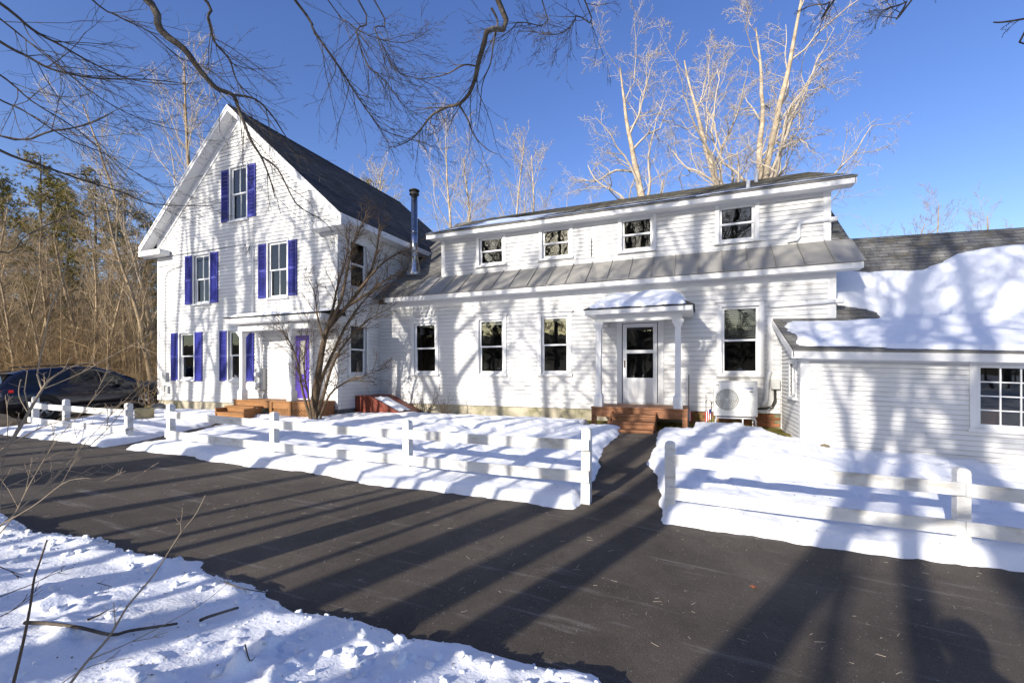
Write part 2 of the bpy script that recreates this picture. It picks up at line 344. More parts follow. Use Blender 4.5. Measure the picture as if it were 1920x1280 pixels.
# ------------------------------------------------------------------ snow on the ground
def lawn_sd(x, y):
    n = fbm(x * 1.1, y * 1.1, 3, 4) * .30 + fbm(x * 5, y * 5, 9, 4) * .13
    front = 5.62 + .05 * np.sin(x * 1.7) + .12 * sstep(-.6, -.2, x) + .55 * sstep(.5, 3.3, x) * 0.85
    d = y - front
    # ell walkway
    t = (y - 6.0) / 4.0; cx = -.90 - .30 * np.clip(t * 2, 0, 1); hw = .50 - .10 * np.clip(t * 2, 0, 1)
    d = np.minimum(d, np.where(y < 10.9, np.abs(x - cx) - hw, 9))
    cx = -11.35 - 1.0 * np.clip((y - 6) / 3, 0, 1); d = np.minimum(d, np.where(y < 9.3, np.abs(x - cx) - .42, 9))
    d = np.minimum(d, x + 17.55 + .25 * np.sin(y * .9))                       # car pad on the left
    d = np.minimum(d, np.where((x > -9.8) & (x < 1.85), 11.86 - y - .35 * sstep(-5, -2.6, x) * sstep(-.1, -1, x), 9))
    d = np.minimum(d, np.where((x > -9.9) & (x < -8.0), 11.6 - y, 9))
    d = np.minimum(d, np.where((x > .9) & (x < 1.82), 11.15 - y + .0 * x, 9))
    d = np.minimum(d, np.where((x > -2.6) & (x < -.1), 10.55 - y, 9))
    d = np.minimum(d, np.where((x >= 1.2) & (x < 1.9), np.hypot(x - 1.75, (y - 10.9) * .6) - .38, 9))
    d = np.minimum(d, np.where(x < -9.8, 10.25 - y, 9))
    d = np.minimum(d, np.where(x >= 1.8, 10.05 - y, 9))
    return d + n
def lawn_t(x, y):
    s_ = lawn_sd(x, y); e = sstep(-.02, .13, s_)
    t = .125 * e + .06 * sstep(.0, 1.0, s_) - .05 * (1 - sstep(-.06, .02, s_))
    lump = fbm(x * .8, y * .8, 21, 3) * .10 + fbm(x * 3.2, y * 3.2, 31, 3) * .055 * sstep(0, .25, s_)
    foot = np.clip(vnoise(x * 3.4, y * 2.6, 77) - .62, 0, 1) * -.34 * sstep(.35, .7, s_)   # footprints and hollows
    fine = fbm(x * 9, y * 9, 41, 3) * .05 * sstep(-.05, .15, s_)
    return t + (lump + fine + foot) * e
o = link('snow_lawn', grid_mesh('snow_lawn', np.arange(-18.6, 9.0, .055), np.arange(5.2, 12.2, .055), lambda x, y: G(x, y) + lawn_t(x, y), lambda x, y: lawn_t(x, y) > -.03), M_SNOW); tag(o, kind='structure')
def bank_t(x, y):
    edge = 2.56 + .10 * np.sin(x * 1.3 + 1) + fbm(x * 1.4, y * 0 + 3, 13, 4) * .35 + fbm(x * 7, y * 7, 14, 3) * .10
    s_ = edge - y; e = sstep(-.02, .30, s_)
    t = .10 * e + .16 * sstep(0, 2.2, s_) - .06 * (1 - sstep(-.05, .02, s_))
    clump = np.clip(fbm(x * 2.3, y * 2.3, 51, 4) * 2.0 - .02, 0, .5)
    band = .08 + .92 * sstep(.15, .6, vnoise(x * .9, y * .9, 71)) * sstep(-.6, .5, 1.3 - s_)
    lumps = clump * (np.clip(vnoise(x * 8.5, y * 8.5, 61) - .35, 0, 1) * .20 + np.clip(vnoise(x * 17, y * 17, 62) - .4, 0, 1) * .10) * band
    ridge = .05 * np.exp(-((s_ - .16) / .13) ** 2) * (.4 + 1.2 * vnoise(x * 4, y * 4, 81))
    crumbs = np.clip(vnoise(x * 13, y * 13, 63) - .74, 0, 1) * .20 * sstep(0, .2, s_)
    return t + e * (fbm(x * .7, y * .7, 15, 3) * .16 + lumps * 1.7 + fbm(x * 6, y * 6, 16, 3) * .015 + ridge + crumbs * .5 * band)
o = link('snow_bank', grid_mesh('snow_bank', np.arange(-9.5, 3.0, .022), np.arange(.5, 3.0, .022), lambda x, y: G(x, y) + bank_t(x, y), lambda x, y: bank_t(x, y) > -.03), M_SNOW); tag(o, kind='structure')
def field_t(x, y):
    return .24 + fbm(x * .8, y * .8, 18, 3) * .12 + .14 * sstep(.5, -2, y)
o = link('snow_field', grid_mesh('snow_field', np.arange(-90, 70, .8), np.concatenate([np.arange(-75, -10, .8), np.arange(-10, .61, .4)]), lambda x, y: G(x, y) + field_t(x, y) * 1.0 - .05), M_SNOW); tag(o, kind='structure')
o = link('snow_field', grid_mesh('snow_field', np.concatenate([np.arange(-60, -9.0, .15)]), np.arange(.3, 3.0, .15), lambda x, y: G(x, y) + bank_t(x, y) - .02, lambda x, y: bank_t(x, y) > -.05), M_SNOW); tag(o, kind='structure')
def wood_t(x, y):
    return -.05 + fbm(x * .5, y * .5, 44, 4) * .5
o = link('snow_patches', grid_mesh('snow_patches', np.arange(-60, -17, .4), np.arange(11, 50, .4), lambda x, y: G(x, y) + wood_t(x, y), lambda x, y: wood_t(x, y) > -.1), M_SNOW); tag(o, kind='structure')
# ================================================================== walls, windows
class Wall:
    """local frame: s along the wall, o outward, z up"""
    def __init__(s, root, ox, oy, rz, shear=0.0):
        s.root = root; s.ox, s.oy, s.rz = ox, oy, rz; s.sh = shear
        s.ex = Vector((round(math.cos(rz), 6), round(math.sin(rz), 6), 0)); s.out = Vector((round(math.sin(rz), 6), -round(math.cos(rz), 6), 0))
    def P(s, a, o, z): return Vector((s.ox, s.oy, 0)) + s.ex * a + s.out * o + Vector((0, 0, z + s.sh * a))
    def box(s, mb, a0, a1, o0, o1, z0, z1):
        if a0 > a1: a0, a1 = a1, a0
        if o0 > o1: o0, o1 = o1, o0
        q = [s.P(a, o, z) for z in (z0, z1) for a, o in ((a0, o1), (a1, o1), (a1, o0), (a0, o0))]
        mb.hexa(q); return mb
CLAP = {}
M_BUTT = mat('shadow-line board edge', (.44, .435, .42), .8, .2, vary=.3, vscale=2.0)  # dark edge paints in the shadow line under each board, plus some grime
def clap_mesh(e):
    if e in CLAP: return CLAP[e]
    h = e + .012
    prof = [(-.002, 0), (.024, 0), (.0245, .009), (.004, h), (-.002, h)]     # (outward, z)
    n = len(prof); V = [(x, -o, z) for x in (0, 1) for o, z in prof]
    me = bpy.data.meshes.new('clapboard'); me.from_pydata(V, [], [tuple(range(n)), tuple(range(2 * n - 1, n - 1, -1))] + [(i, n + i, n + (i + 1) % n, (i + 1) % n) for i in range(n)])
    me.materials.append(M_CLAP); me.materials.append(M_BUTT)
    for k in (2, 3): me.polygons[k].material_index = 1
    CLAP[e] = me; return me
def siding(W, z0, z1, ext, opens, e, part='wall', thick=.10, joint=.45):
    """ext(z) -> (s0, s1); opens: list of (s0, s1, z0, z1). Backing is the wall, each board its own object."""
    def segs(za, zb):
        a, b = ext((za + zb) / 2); out = [(a, b)]
        for (p, q, r, t) in opens:
            if zb > r + .002 and za < t - .002:
                nx = []
                for (u, v) in out:
                    if q <= u or p >= v: nx.append((u, v)); continue
                    if p > u: nx.append((u, p))
                    if q < v: nx.append((q, v))
                out = nx
        return [(u, v) for u, v in out if v - u > .03]
    cuts = {z0, z1}
    for o_ in opens: cuts |= {max(z0, min(z1, o_[2])), max(z0, min(z1, o_[3]))}
    z = z0
    while z < z1: cuts.add(z); z += .5 if ext(z0) == ext(z1) else e
    cuts = sorted(cuts); mb = MB()
    for za, zb in zip(cuts[:-1], cuts[1:]):
        if zb - za < 1e-4: continue
        for u, v in segs(za, zb): W.box(mb, u, v, -thick, -.004, za, zb)
    wall = mb.build(part, M_CLAP, W.root)
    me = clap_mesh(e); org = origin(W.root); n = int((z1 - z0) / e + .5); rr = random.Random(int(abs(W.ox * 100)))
    for k in range(n):
        za = z0 + k * e
        bl = []
        for u, v in segs(za + .01, za + e):
            if v - u > 2.6 and rr.random() < joint:
                c = u + (v - u) * rr.uniform(.25, .75); bl += [(u, c - .0015), (c + .0015, v)]
            else: bl.append((u, v))
        for u, v in bl:
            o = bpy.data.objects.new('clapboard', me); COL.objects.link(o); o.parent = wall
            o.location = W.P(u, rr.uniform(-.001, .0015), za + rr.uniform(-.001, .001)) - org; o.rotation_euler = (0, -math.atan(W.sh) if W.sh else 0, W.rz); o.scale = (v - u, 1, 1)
    return wall
def window(W, a0, a1, z0, z1, munt=0, casing=.11, cas=True, blind=None, curtain=False, cap=False, rows=1, fixed=False, label=None, sillw=.05):
    mb = MB(); o1 = .042
    c = casing
    W.box(mb, a0 - c, a0, -.01, o1, z0 - .02, z1 + c); W.box(mb, a1, a1 + c, -.01, o1, z0 - .02, z1 + c)
    W.box(mb, a0, a1, -.01, o1 - .002, z1, z1 + c)
    for (p, q) in ((a0 - .002, a0 + .02), (a1 - .02, a1 + .002)): W.box(mb, p, q, -.13, -.0105, z0, z1)
    W.box(mb, a0 + .02, a1 - .02, -.13, -.0105, z1 - .02, z1); W.box(mb, a0 + .02, a1 - .02, -.13, -.0105, z0, z0 + .02)
    win = mb.build('window', M_TRIM, W.root)
    if label: win['label'] = label
    W.box(sb := MB(), a0 - c - .02, a1 + c + .02, -.01, o1 + sillw, z0 - .02 - .05, z0 - .021); sb.build('sill', M_TRIM, win)
    if cap: W.box(cb := MB(), a0 - c - .04, a1 + c + .04, -.01, o1 + .045, z1 + c + .001, z1 + c + .05); cb.build('drip_cap', M_TRIM, win)
    f = .042; i0, i1 = a0 + .02, a1 - .02; b0, b1 = z0 + .02, z1 - .02; mid = (b0 + b1) / 2
    if fixed:
        sash = [('sash', b0, b1, -.06, -.025)]
    else:
        sash = [('upper_sash', mid - .018, b1, -.058, -.028), ('lower_sash', b0, mid + .018, -.092, -.062)]
    for nm, p, q, oa, ob in sash:
        s = MB(); W.box(s, i0, i0 + f, oa, ob, p, q); W.box(s, i1 - f, i1, oa, ob, p, q); W.box(s, i0 + f, i1 - f, oa, ob, q - f, q); W.box(s, i0 + f, i1 - f, oa, ob, p, p + f * (1.4 if nm == 'lower_sash' else 1))
        s.build(nm, M_VINYL, win)
        cols = munt + 1; om = (oa + ob) / 2
        for k in range(1, cols):
            x = i0 + f + (i1 - i0 - 2 * f) * k / cols; W.box(m := MB(), x - .010, x + .010, oa + .004, ob - .004, p + f, q - f); m.build('muntin', M_VINYL, win)
        for k in range(1, rows):
            zz = p + f + (q - p - 2 * f) * k / rows; W.box(m := MB(), i0 + f, i1 - f, oa + .006, ob - .006, zz - .010, zz + .010); m.build('muntin', M_VINYL, win)
        dx = (i1 - i0 - 2 * f) / cols; dz = (q - p - 2 * f) / rows
        for k in range(cols):
            for j in range(rows):
                W.box(g := MB(), i0 + f + k * dx + .002, i0 + f + (k + 1) * dx - .002, om - .003, om + .003, p + f + j * dz, p + f + (j + 1) * dz); g.build('pane', M_GLASS, win)
    if blind == 'venetian':
        n = 17; top = b1; bot = mid + .05
        for k in range(n):
            zz = top - (k + .5) * (top - bot) / n
            q = [W.P(a, o_, zz + d) for a in (i0 + .02, i1 - .02) for (o_, d) in ((-.135, .012), (-.115, -.012), (-.113, -.012), (-.133, .012))]
            s = MB(); s.add([q[0], q[1], q[2], q[3], q[4], q[5], q[6], q[7]], [(0, 1, 2, 3), (7, 6, 5, 4), (0, 4, 5, 1), (1, 5, 6, 2), (2, 6, 7, 3), (3, 7, 4, 0)]); s.build('slat', M_BLIND, win)
        W.box(s := MB(), i0 + .02, i1 - .02, -.15, -.105, bot - .05, bot - .025); s.build('blind_rail', M_BLIND, win)
    elif blind:
        W.box(s := MB(), i0 + .01, i1 - .01, -.14, -.12, b1 - blind, b1); s.build('blind', M_BLIND, win)
    if curtain:
        s = MB(); n = 14
        for side in ((i0, i0 + (i1 - i0) * .36), (i1 - (i1 - i0) * .36, i1)):
            vs = []; 
            for k in range(n + 1):
                a = side[0] + (side[1] - side[0]) * k / n; o_ = -.20 + .022 * math.sin(k * 2.1)
                vs += [W.P(a, o_, b0), W.P(a, o_, b1)]
            s.add(vs, [(2 * k, 2 * k + 2, 2 * k + 3, 2 * k + 1) for k in range(n)], True)
        s.build('curtain', M_CURT, win)
    return win
SHM = {}
def shutter(W, a0, a1, z0, z1, bulge=0):
    f = .045; s = MB()
    W.box(s, a0, a0 + f, .02, .055, z0, z1); W.box(s, a1 - f, a1, .02, .055, z0, z1)
    zm = (z0 + z1) / 2
    for p, q in ((z0, z0 + .08), (zm - .04, zm + .04), (z1 - .06, z1)): W.box(s, a0 + f, a1 - f, .021, .053, p, q)
    W.box(s, a0 + f, a1 - f, .016, .024, z0 + .08, z1 - .06)
    o = s.build('shutter', M_SHUT, W.root)
    key = round(a1 - a0, 3)
    lv = MB(); n = int((z1 - z0) / .042)
    for k in range(n):
        z = z0 + .08 + (z1 - z0 - .14) * (k + .5) / n
        if abs(z - zm) < .045: continue
        q = [W.P(a, o_, z + d) for a in (a0 + f, a1 - f) for (o_, d) in ((.026, .016), (.049, -.014), (.049, -.008), (.028, .022))]
        lv.add(q, [(0, 1, 2, 3), (7, 6, 5, 4), (0, 4, 5, 1), (1, 5, 6, 2), (2, 6, 7, 3), (3, 7, 4, 0)])
    lo = lv.build('louvers', M_SHUT, o); lo['kind'] = 'stuff'
    return o
def courses(root, name, P0, ex, L, up, S, m, expo=.14, t=.010, seed=0, parent=None, base=.035, smask=None):
    """a shingled slope: slab plus overlapping courses, each with its own raised butt"""
    ex = Vector(ex).normalized(); up = Vector(up).normalized(); nrm = ex.cross(up).normalized(); P0 = Vector(P0); rr = random.Random(seed)
    V = []; Q = []; UV = []
    def quad(a, b, c, d, uvs):
        n = len(V); V.extend([a, b, c, d]); Q.append((n, n + 1, n + 2, n + 3)); UV.extend(uvs)
    off = origin(parent or root)
    n = int(math.ceil(S / expo)); seg = max(1, int(L / 1.2))
    for k in range(n):
        u0 = k * expo; u1 = min(S, u0 + expo + .004)
        tt = [t * rr.uniform(.7, 1.3) for _ in range(seg + 1)]; du = [rr.uniform(-.006, .006) for _ in range(seg + 1)]
        for j in range(seg):
            a0 = L * j / seg; a1 = L * (j + 1) / seg
            p = [P0 + ex * a0 + up * (u0 + (du[j] if k else 0)) + nrm * tt[j], P0 + ex * a1 + up * (u0 + (du[j + 1] if k else 0)) + nrm * tt[j + 1], P0 + ex * a1 + up * u1 + nrm * .001, P0 + ex * a0 + up * u1 + nrm * .001]
            quad(p[0] - off, p[1] - off, p[2] - off, p[3] - off, [(a0, u0), (a1, u0), (a1, u0 + expo * .98), (a0, u0 + expo * .98)])
            b = [p[0] - nrm * (tt[j] + .004), p[1] - nrm * (tt[j + 1] + .004)]
            quad(b[0] - off, b[1] - off, p[1] - off, p[0] - off, [(a0, u0 - .01), (a1, u0 - .01), (a1, u0), (a0, u0)])
    q = [P0, P0 + ex * L, P0 + ex * L + up * S, P0 + up * S]; lo = [x - nrm * base for x in q]; q = [x - nrm * .004 for x in q]
    for f in ((lo[3], lo[2], lo[1], lo[0]), (lo[0], lo[1], q[1], q[0]), (lo[1], lo[2], q[2], q[1]), (lo[2], lo[3], q[3], q[2]), (lo[3], lo[0], q[0], q[3]), (q[0], q[1], q[2], q[3])):
        quad(*[x - off for x in f], [(0, 0), (.1, 0), (.1, .05), (0, .05)])
    o = link(name, mesh_np(name, V, Q, UV), m, parent or root); return o
def slope_snow(root, name, P0, ex, L, up, S, tf, m=None, step=.06):
    ex = Vector(ex).normalized(); up = Vector(up).normalized(); nrm = ex.cross(up).normalized(); off = origin(root)
    a = np.arange(0, L + step * .5, step); b = np.arange(0, S + step * .5, step); A, B = np.meshgrid(a, b); T = tf(A, B)
    V = np.array(Vector(P0) - off)[None, None] + A[..., None] * np.array(ex) + B[..., None] * np.array(up) + T[..., None] * np.array(nrm)
    nx, ny = len(a), len(b); i = np.arange(nx * ny).reshape(ny, nx); Q = np.stack([i[:-1, :-1], i[:-1, 1:], i[1:, 1:], i[1:, :-1]], -1).reshape(-1, 4)
    K = (T > -.012).ravel(); Q = Q[K[Q].any(1)]; used = np.unique(Q); mp = np.full(nx * ny, -1); mp[used] = np.arange(len(used))
    return link(name, mesh_np(name, V.reshape(-1, 3)[used], mp[Q], smooth=True), m or M_SNOWR, root)

# ================================================================== gabled house (left)
GX0, GX1, GY0, GY1 = -18.38, -9.87, 10.35, 18.7; GM = (GX0 + GX1) / 2
house = thing('gabled_house', (GM, GY0, .42), 'tall white clapboard house with steep front gable and violet shutters', 'house')
APZ, EVZ, OVX, OVY = 10.50, 6.36, .46, .36
SL = (APZ - EVZ) / (GM - GX0 + OVX - .0)
WF = Wall(house, GX0, GY0, 0)
def gz(x): return APZ - .22 - abs(x - GM) * SL
def gext(z):
    d = (APZ - .30 - z) / SL; h = min((GX1 - GX0) / 2, max(.03, d)); c = (GX1 - GX0) / 2
    return (c - h, c + h)
X_ = lambda x: x - GX0
wins = [(-17.13, -16.34, 1.56, 3.19), (-14.57, -13.78, 1.55, 3.19), (-16.34, -15.53, 4.20, 5.88), (-12.72, -11.89, 4.18, 5.93), (-14.47, -13.70, 6.86, 8.62)]
DOORO = (-11.74, -10.88, 1.0, 3.02)
op = [(X_(a), X_(b), c, d) for a, b, c, d in wins] + [(X_(DOORO[0]), X_(DOORO[1]), DOORO[2], DOORO[3])]
siding(WF, .82, 10.15, gext, op, .118, joint=.25)
for (a, b, c, d), kw in zip(wins, (dict(curtain=True), dict(), dict(munt=1, blind=.10), dict(munt=1, curtain=True), dict(munt=1, curtain=True))):
    window(WF, X_(a), X_(b), c, d, casing=.055, **kw)
for a, b, c, d in ((-17.58, -17.195, 1.51, 3.21), (-16.275, -15.89, 1.50, 3.21), (-14.99, -14.635, 1.51, 3.20), (-13.715, -13.35, 1.52, 3.22), (-16.80, -16.405, 4.19, 5.90), (-15.465, -15.08, 4.18, 5.90), (-13.14, -12.785, 4.18, 5.92), (-11.825, -11.47, 4.19, 5.91), (-14.90, -14.535, 6.85, 8.58), (-13.635, -13.27, 6.87, 8.58)):
    shutter(WF, X_(a), X_(b), c, d)
# side wall facing the inner corner
WS = Wall(house, GX1, GY0, math.pi / 2)
sw = [(.50, 1.22, 1.73, 3.30), (.50, 1.22, 4.42, 5.91)]
siding(WS, .70, 6.30, lambda z: (0, GY1 - GY0) if z > 4.2 else (0, 1.85), sw, .118)
for a, b, c, d in sw: window(WS, a, b, c, d, casing=.10)
# hidden left and rear walls, inner partition
mb = MB(); mb.box(GX0, GX0 + .12, GY0 + .11, GY1 - .11, .4, 6.3); mb.box(GX0, GX1, GY1 - .1, GY1, .4, 6.3); mb.build('rear_wall', M_CLAP, house)
mb = MB(); mb.prism([(GX0, GY1 - .1, 6.301), (GX1, GY1 - .1, 6.301), (GM, GY1 - .1, APZ - .3)], (0, .1, 0)); mb.build('rear_gable', M_CLAP, house)
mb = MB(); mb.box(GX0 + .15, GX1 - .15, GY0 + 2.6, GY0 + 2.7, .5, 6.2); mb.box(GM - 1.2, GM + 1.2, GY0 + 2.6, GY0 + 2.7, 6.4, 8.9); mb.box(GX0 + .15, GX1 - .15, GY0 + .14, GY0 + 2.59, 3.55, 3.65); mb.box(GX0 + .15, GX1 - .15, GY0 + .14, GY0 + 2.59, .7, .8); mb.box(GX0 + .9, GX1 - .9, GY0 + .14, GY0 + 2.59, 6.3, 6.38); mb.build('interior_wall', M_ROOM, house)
# foundation
mb = MB(); mb.box(GX0 + .03, -10.5, GY0 + .02, GY0 + .5, .1, .80); mb.build('foundation', M_CONC, house)
mb = MB(); mb.box(-10.499, GX1 - .02, GY0 + .015, GY0 + .5, .1, .74); mb.box(GX1 - .4, GX1 - .022, GY0 + .501, GY0 + 1.85, .1, .69); mb.build('foundation_block', M_CONCD, house)
mb = MB(); WF.box(mb, 0, X_(-9.89), .0, .035, .795, .818); mb.build('water_table', M_TRIM, house)
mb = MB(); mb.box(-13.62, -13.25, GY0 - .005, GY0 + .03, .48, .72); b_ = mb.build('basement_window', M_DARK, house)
mb = MB()
for q in ((-13.66, -13.62, .46, .76), (-13.25, -13.21, .46, .76), (-13.62, -13.25, .72, .76)): mb.box(q[0], q[1], GY0 - .02, GY0 + .02, q[2], q[3])
mb.build('frame', M_TRIM, b_)
# corner boards
for a, b in ((-.02, .10), (X_(GX1) - .10, X_(GX1) + .022)):
    mb = MB(); WF.box(mb, a, b, -.004, .028, .80, 6.25); mb.build('corner_board', M_TRIM, house, .004)
mb = MB(); WS.box(mb, .0, .11, -.002, .024, .70, 6.25); mb.build('corner_board', M_TRIM, house, .004)
# roof slopes
nx = math.sqrt(1 + SL * SL); ux = 1 / nx; uz = SL / nx; SLEN = (GM - GX0 + OVX) * nx
courses(house, 'roof', (GX1 + OVX, GY0 - OVY, EVZ), (0, 1, 0), GY1 - GY0 + 2 * OVY, (-ux, 0, uz), SLEN, M_SHD, seed=1)
courses(house, 'roof', (GX0 - OVX, GY1 + OVY, EVZ), (0, -1, 0), GY1 - GY0 + 2 * OVY, (ux, 0, uz), SLEN, M_SHD, seed=2)
mb = MB(); mb.prism([(GM - .14, GY0 - OVY, APZ - .105), (GM, GY0 - OVY, APZ + .022), (GM + .14, GY0 - OVY, APZ - .105), (GM, GY0 - OVY, APZ - .01)], (0, GY1 - GY0 + 2 * OVY, 0)); mb.build('ridge_cap', M_SHD, house)
# rake: soffit, fascia, frieze on both sides; the drop of the trim below the roof surface
def rake(sgn, yy0, yy1, d0, d1, name, x_in=0.0, x_end=None):
    xe = GM + sgn * ((GX1 - GX0) / 2 + (OVX if x_end is None else x_end)); mb = MB()
    zz = lambda x: APZ - abs(x - GM) * SL
    xi = GM + sgn * x_in
    mb.prism([(xi, yy0, zz(xi) - d0), (xe, yy0, zz(xe) - d0), (xe, yy0, zz(xe) - d1), (xi, yy0, zz(xi) - d1)], (0, yy1 - yy0, 0)); return mb.build(name, M_TRIM, house)
for sgn in (-1, 1):
    rake(sgn, GY0 - OVY - .025, GY0 - OVY, .03, .21, 'rake_board')
    rake(sgn, GY0 - OVY - .045, GY0 - OVY - .0255, .02, .085, 'crown_moulding')
    rake(sgn, GY0 - OVY + .001, GY0 - .045, .19, .215, 'soffit')
    rake(sgn, GY0 - .045, GY0 - .003, .19, .50, 'frieze_board', x_end=0.02)
# eaves along the sides + returns
for sgn, x in ((1, GX1), (-1, GX0)):
    xo = x + sgn * OVX
    mb = MB(); mb.box(xo, xo + sgn * .022, GY0 - OVY - .02, GY1 + OVY, EVZ - .20, EVZ - .02); mb.build('fascia', M_TRIM, house)
    mb = MB(); mb.box(x + sgn * .03, xo, GY0 - OVY, GY1 + OVY, EVZ - .20, EVZ - .18); mb.build('soffit', M_TRIM, house)
    mb = MB(); mb.box(x + sgn * .002, x + sgn * .03, GY0 + .12, GY1, EVZ - .55, EVZ - .205); mb.build('frieze_board', M_TRIM, house)
    # boxed return on the gable face
    a, b = (xo + sgn * .03, x - sgn * .75)
    mb = MB()
    q = [(a, b)]; xa, xb = min(a, b), max(a, b)
    mb.box(xa, xb, GY0 - OVY - .03, GY0 - .046, EVZ - .36, EVZ - .215); mb.box(xa - .015 * 1, xb + .015, GY0 - OVY - .05, GY0 - .046, EVZ - .2145, EVZ - .175)
    mb.build('eave_return', M_TRIM, house, .01)
# ------------------------------------------------------------------ entrance porch of the gabled house
DKZ = .97; PX0, PX1, PY0 = -13.28, -9.95, 9.55
porch = thing('entrance_porch', (-11.6, 9.9, g1(-11.6, 9.7)), 'low entrance porch with square white posts and cedar deck at the violet door', 'porch')
n = 7
for k in range(n):
    ya = PY0 + (GY0 - .04 - PY0) * k / n; yb = PY0 + (GY0 - .04 - PY0) * (k + 1) / n - .007
    MB().box(PX0 - .02, PX1 + .02, ya, yb, DKZ - .035, DKZ).build('deck_board', M_WOODY, porch, .004)
MB().box(PX0, PX1, PY0 + .03, PY0 + .07, DKZ - .22, DKZ - .036).build('rim_joist', M_WOODY, porch)
MB().box(PX0, PX0 + .04, PY0 + .071, GY0 - .05, DKZ - .22, DKZ - .036).build('rim_joist', M_WOODY, porch)
MB().box(PX1 - .04, PX1, PY0 + .071, GY0 - .05, .4, DKZ - .036).build('skirt', M_WOOD, porch)
for x in (-11.72, -10.95, PX1 - .1):
    MB().box(x, x + .10, PY0 + .0, PY0 + .029, .35, DKZ - .036).build('deck_post', M_WOODY, porch)
for xa, xb in ((-11.62, -10.95), (-10.85, PX1 - .1)):
    for k in range(16):
        for sg in (1, -1):
            x = xa - .5 + k * .11; p = (x, .38) if sg > 0 else (x + .42, .38); q = (x + .42, .75) if sg > 0 else (x, .75)
            # clip to bay
            (x0, z0), (x1, z1) = p, q; t0, t1 = 0, 1; dx = x1 - x0
            for lim, s_ in ((xa, 1), (xb, -1)):
                va = s_ * (x0 - lim); vb = s_ * (x1 - lim)
                if va < 0 and vb < 0: t1 = -1; break
                if va < 0: t0 = max(t0, va / (va - vb))
                elif vb < 0: t1 = min(t1, va / (va - vb))
            if t1 - t0 < .1: continue
            A = Vector((x0 + dx * t0, 0, z0 + (z1 - z0) * t0)); B = Vector((x0 + dx * t1, 0, z0 + (z1 - z0) * t1)); yv = PY0 + (.034 if sg > 0 else .044)
            d = (B - A).normalized(); pn = Vector((-d.z, 0, d.x)) * .016
            mb = MB(); mb.prism([A - pn + Vector((0, yv, 0)), B - pn + Vector((0, yv, 0)), B + pn + Vector((0, yv, 0)), A + pn + Vector((0, yv, 0))], (0, .008, 0)); mb.build('lattice_slat', M_WOODY, porch)
for k in range(2):
    zt = DKZ - .17 * (k + 1); ya = PY0 - .29 * (k + 1)
    MB().box(-13.25, -12.0, ya, ya + .32, zt - .04, zt).build('step_tread', M_WOODY, porch, .005)
    MB().box(-13.2, -12.05, ya + .03, ya + .055, zt - .17, zt - .041).build('step_riser', M_WOODY, porch)
MB().box(-13.24, -13.201, PY0 - .58, PY0, .38, DKZ - .22).build('stringer', M_WOODY, porch); MB().box(-12.049, -12.01, PY0 - .58, PY0, .38, DKZ - .22).build('stringer', M_WOODY, porch)
def column(root, x, y, z0, z1, wd=.13, pl=.2):
    h = wd / 2; mb = MB(); mb.box(x - h, x + h, y - h, y + h, z0 + .3, z1 - .16)
    c = mb.build('column', M_TRIM, root, .006)
    mb = MB(); mb.box(x - pl / 2, x + pl / 2, y - pl / 2, y + pl / 2, z0, z0 + .26)
    mb.hexa([(x - pl / 2, y - pl / 2, z0 + .2605), (x + pl / 2, y - pl / 2, z0 + .2605), (x + pl / 2, y + pl / 2, z0 + .2605), (x - pl / 2, y + pl / 2, z0 + .2605), (x - h - .004, y - h - .004, z0 + .32), (x + h + .004, y - h - .004, z0 + .32), (x + h + .004, y + h + .004, z0 + .32), (x - h - .004, y + h + .004, z0 + .32)])
    mb.build('plinth', M_TRIM, c)
    mb = MB(); p2 = pl / 2 + .015
    mb.hexa([(x - h - .003, y - h - .003, z1 - .17), (x + h + .003, y - h - .003, z1 - .17), (x + h + .003, y + h + .003, z1 - .17), (x - h - .003, y + h + .003, z1 - .17), (x - p2, y - p2, z1 - .06), (x + p2, y - p2, z1 - .06), (x + p2, y + p2, z1 - .06), (x - p2, y + p2, z1 - .06)])
    mb.box(x - p2 - .01, x + p2 + .01, y - p2 - .01, y + p2 + .01, z1 - .0595, z1); mb.build('capital', M_TRIM, c)
    return c
for x in (-13.02, -10.95): column(porch, x, 9.68, DKZ, 3.06)
MB().box(-13.12, -10.2, 9.60, 9.76, 3.061, 3.24).build('beam', M_TRIM, porch); MB().box(-13.12, -12.96, 9.761, GY0 - .04, 3.061, 3.24).build('beam', M_TRIM, porch)
MB().box(-10.36, -10.2, 9.761, GY0 - .04, 3.061, 3.24).build('beam', M_TRIM, porch)
MB().box(-13.1, -10.1, 9.66, GY0 - .04, 3.241, 3.26).build('porch_ceiling', M_TRIM, porch)
MB().box(-13.36, -9.6, 9.44, GY0 - .04, 3.262, 3.30).build('roof_soffit', M_TRIM, porch)
MB().box(-13.40, -9.56, 9.40, 9.439, 3.28, 3.44).build('fascia', M_TRIM, porch, .01)
MB().box(-13.40, -13.361, 9.44, GY0 - .04, 3.28, 3.44).build('fascia', M_TRIM, porch); MB().box(-9.599, -9.56, 9.44, GY0 - .04, 3.28, 3.44).build('fascia', M_TRIM, porch)
mb = MB(); mb.hexa([(-13.44, 9.36, 3.445), (-9.52, 9.36, 3.445), (-9.52, GY0 - .02, 3.445), (-13.44, GY0 - .02, 3.445), (-13.44, 9.36, 3.47), (-9.52, 9.36, 3.47), (-9.62, GY0 - .02, 3.66), (-13.0, GY0 - .02, 3.66)]); mb.build('porch_roof', M_SHD, porch)
slope_snow(porch, 'porch_snow', (-13.40, 9.37, 3.47), (1, 0, 0), 3.6, (0, .98, .19), .95, lambda a, b: .075 * sstep(0, .12, b + fbm(a * 2, b * 2, 4) * .15) * sstep(0, .25, a) * sstep(3.6, 3.3, a) * (0.35 + 1.1 * vnoise(a * 1.6, b * 2, 8)) - .012, step=.05)
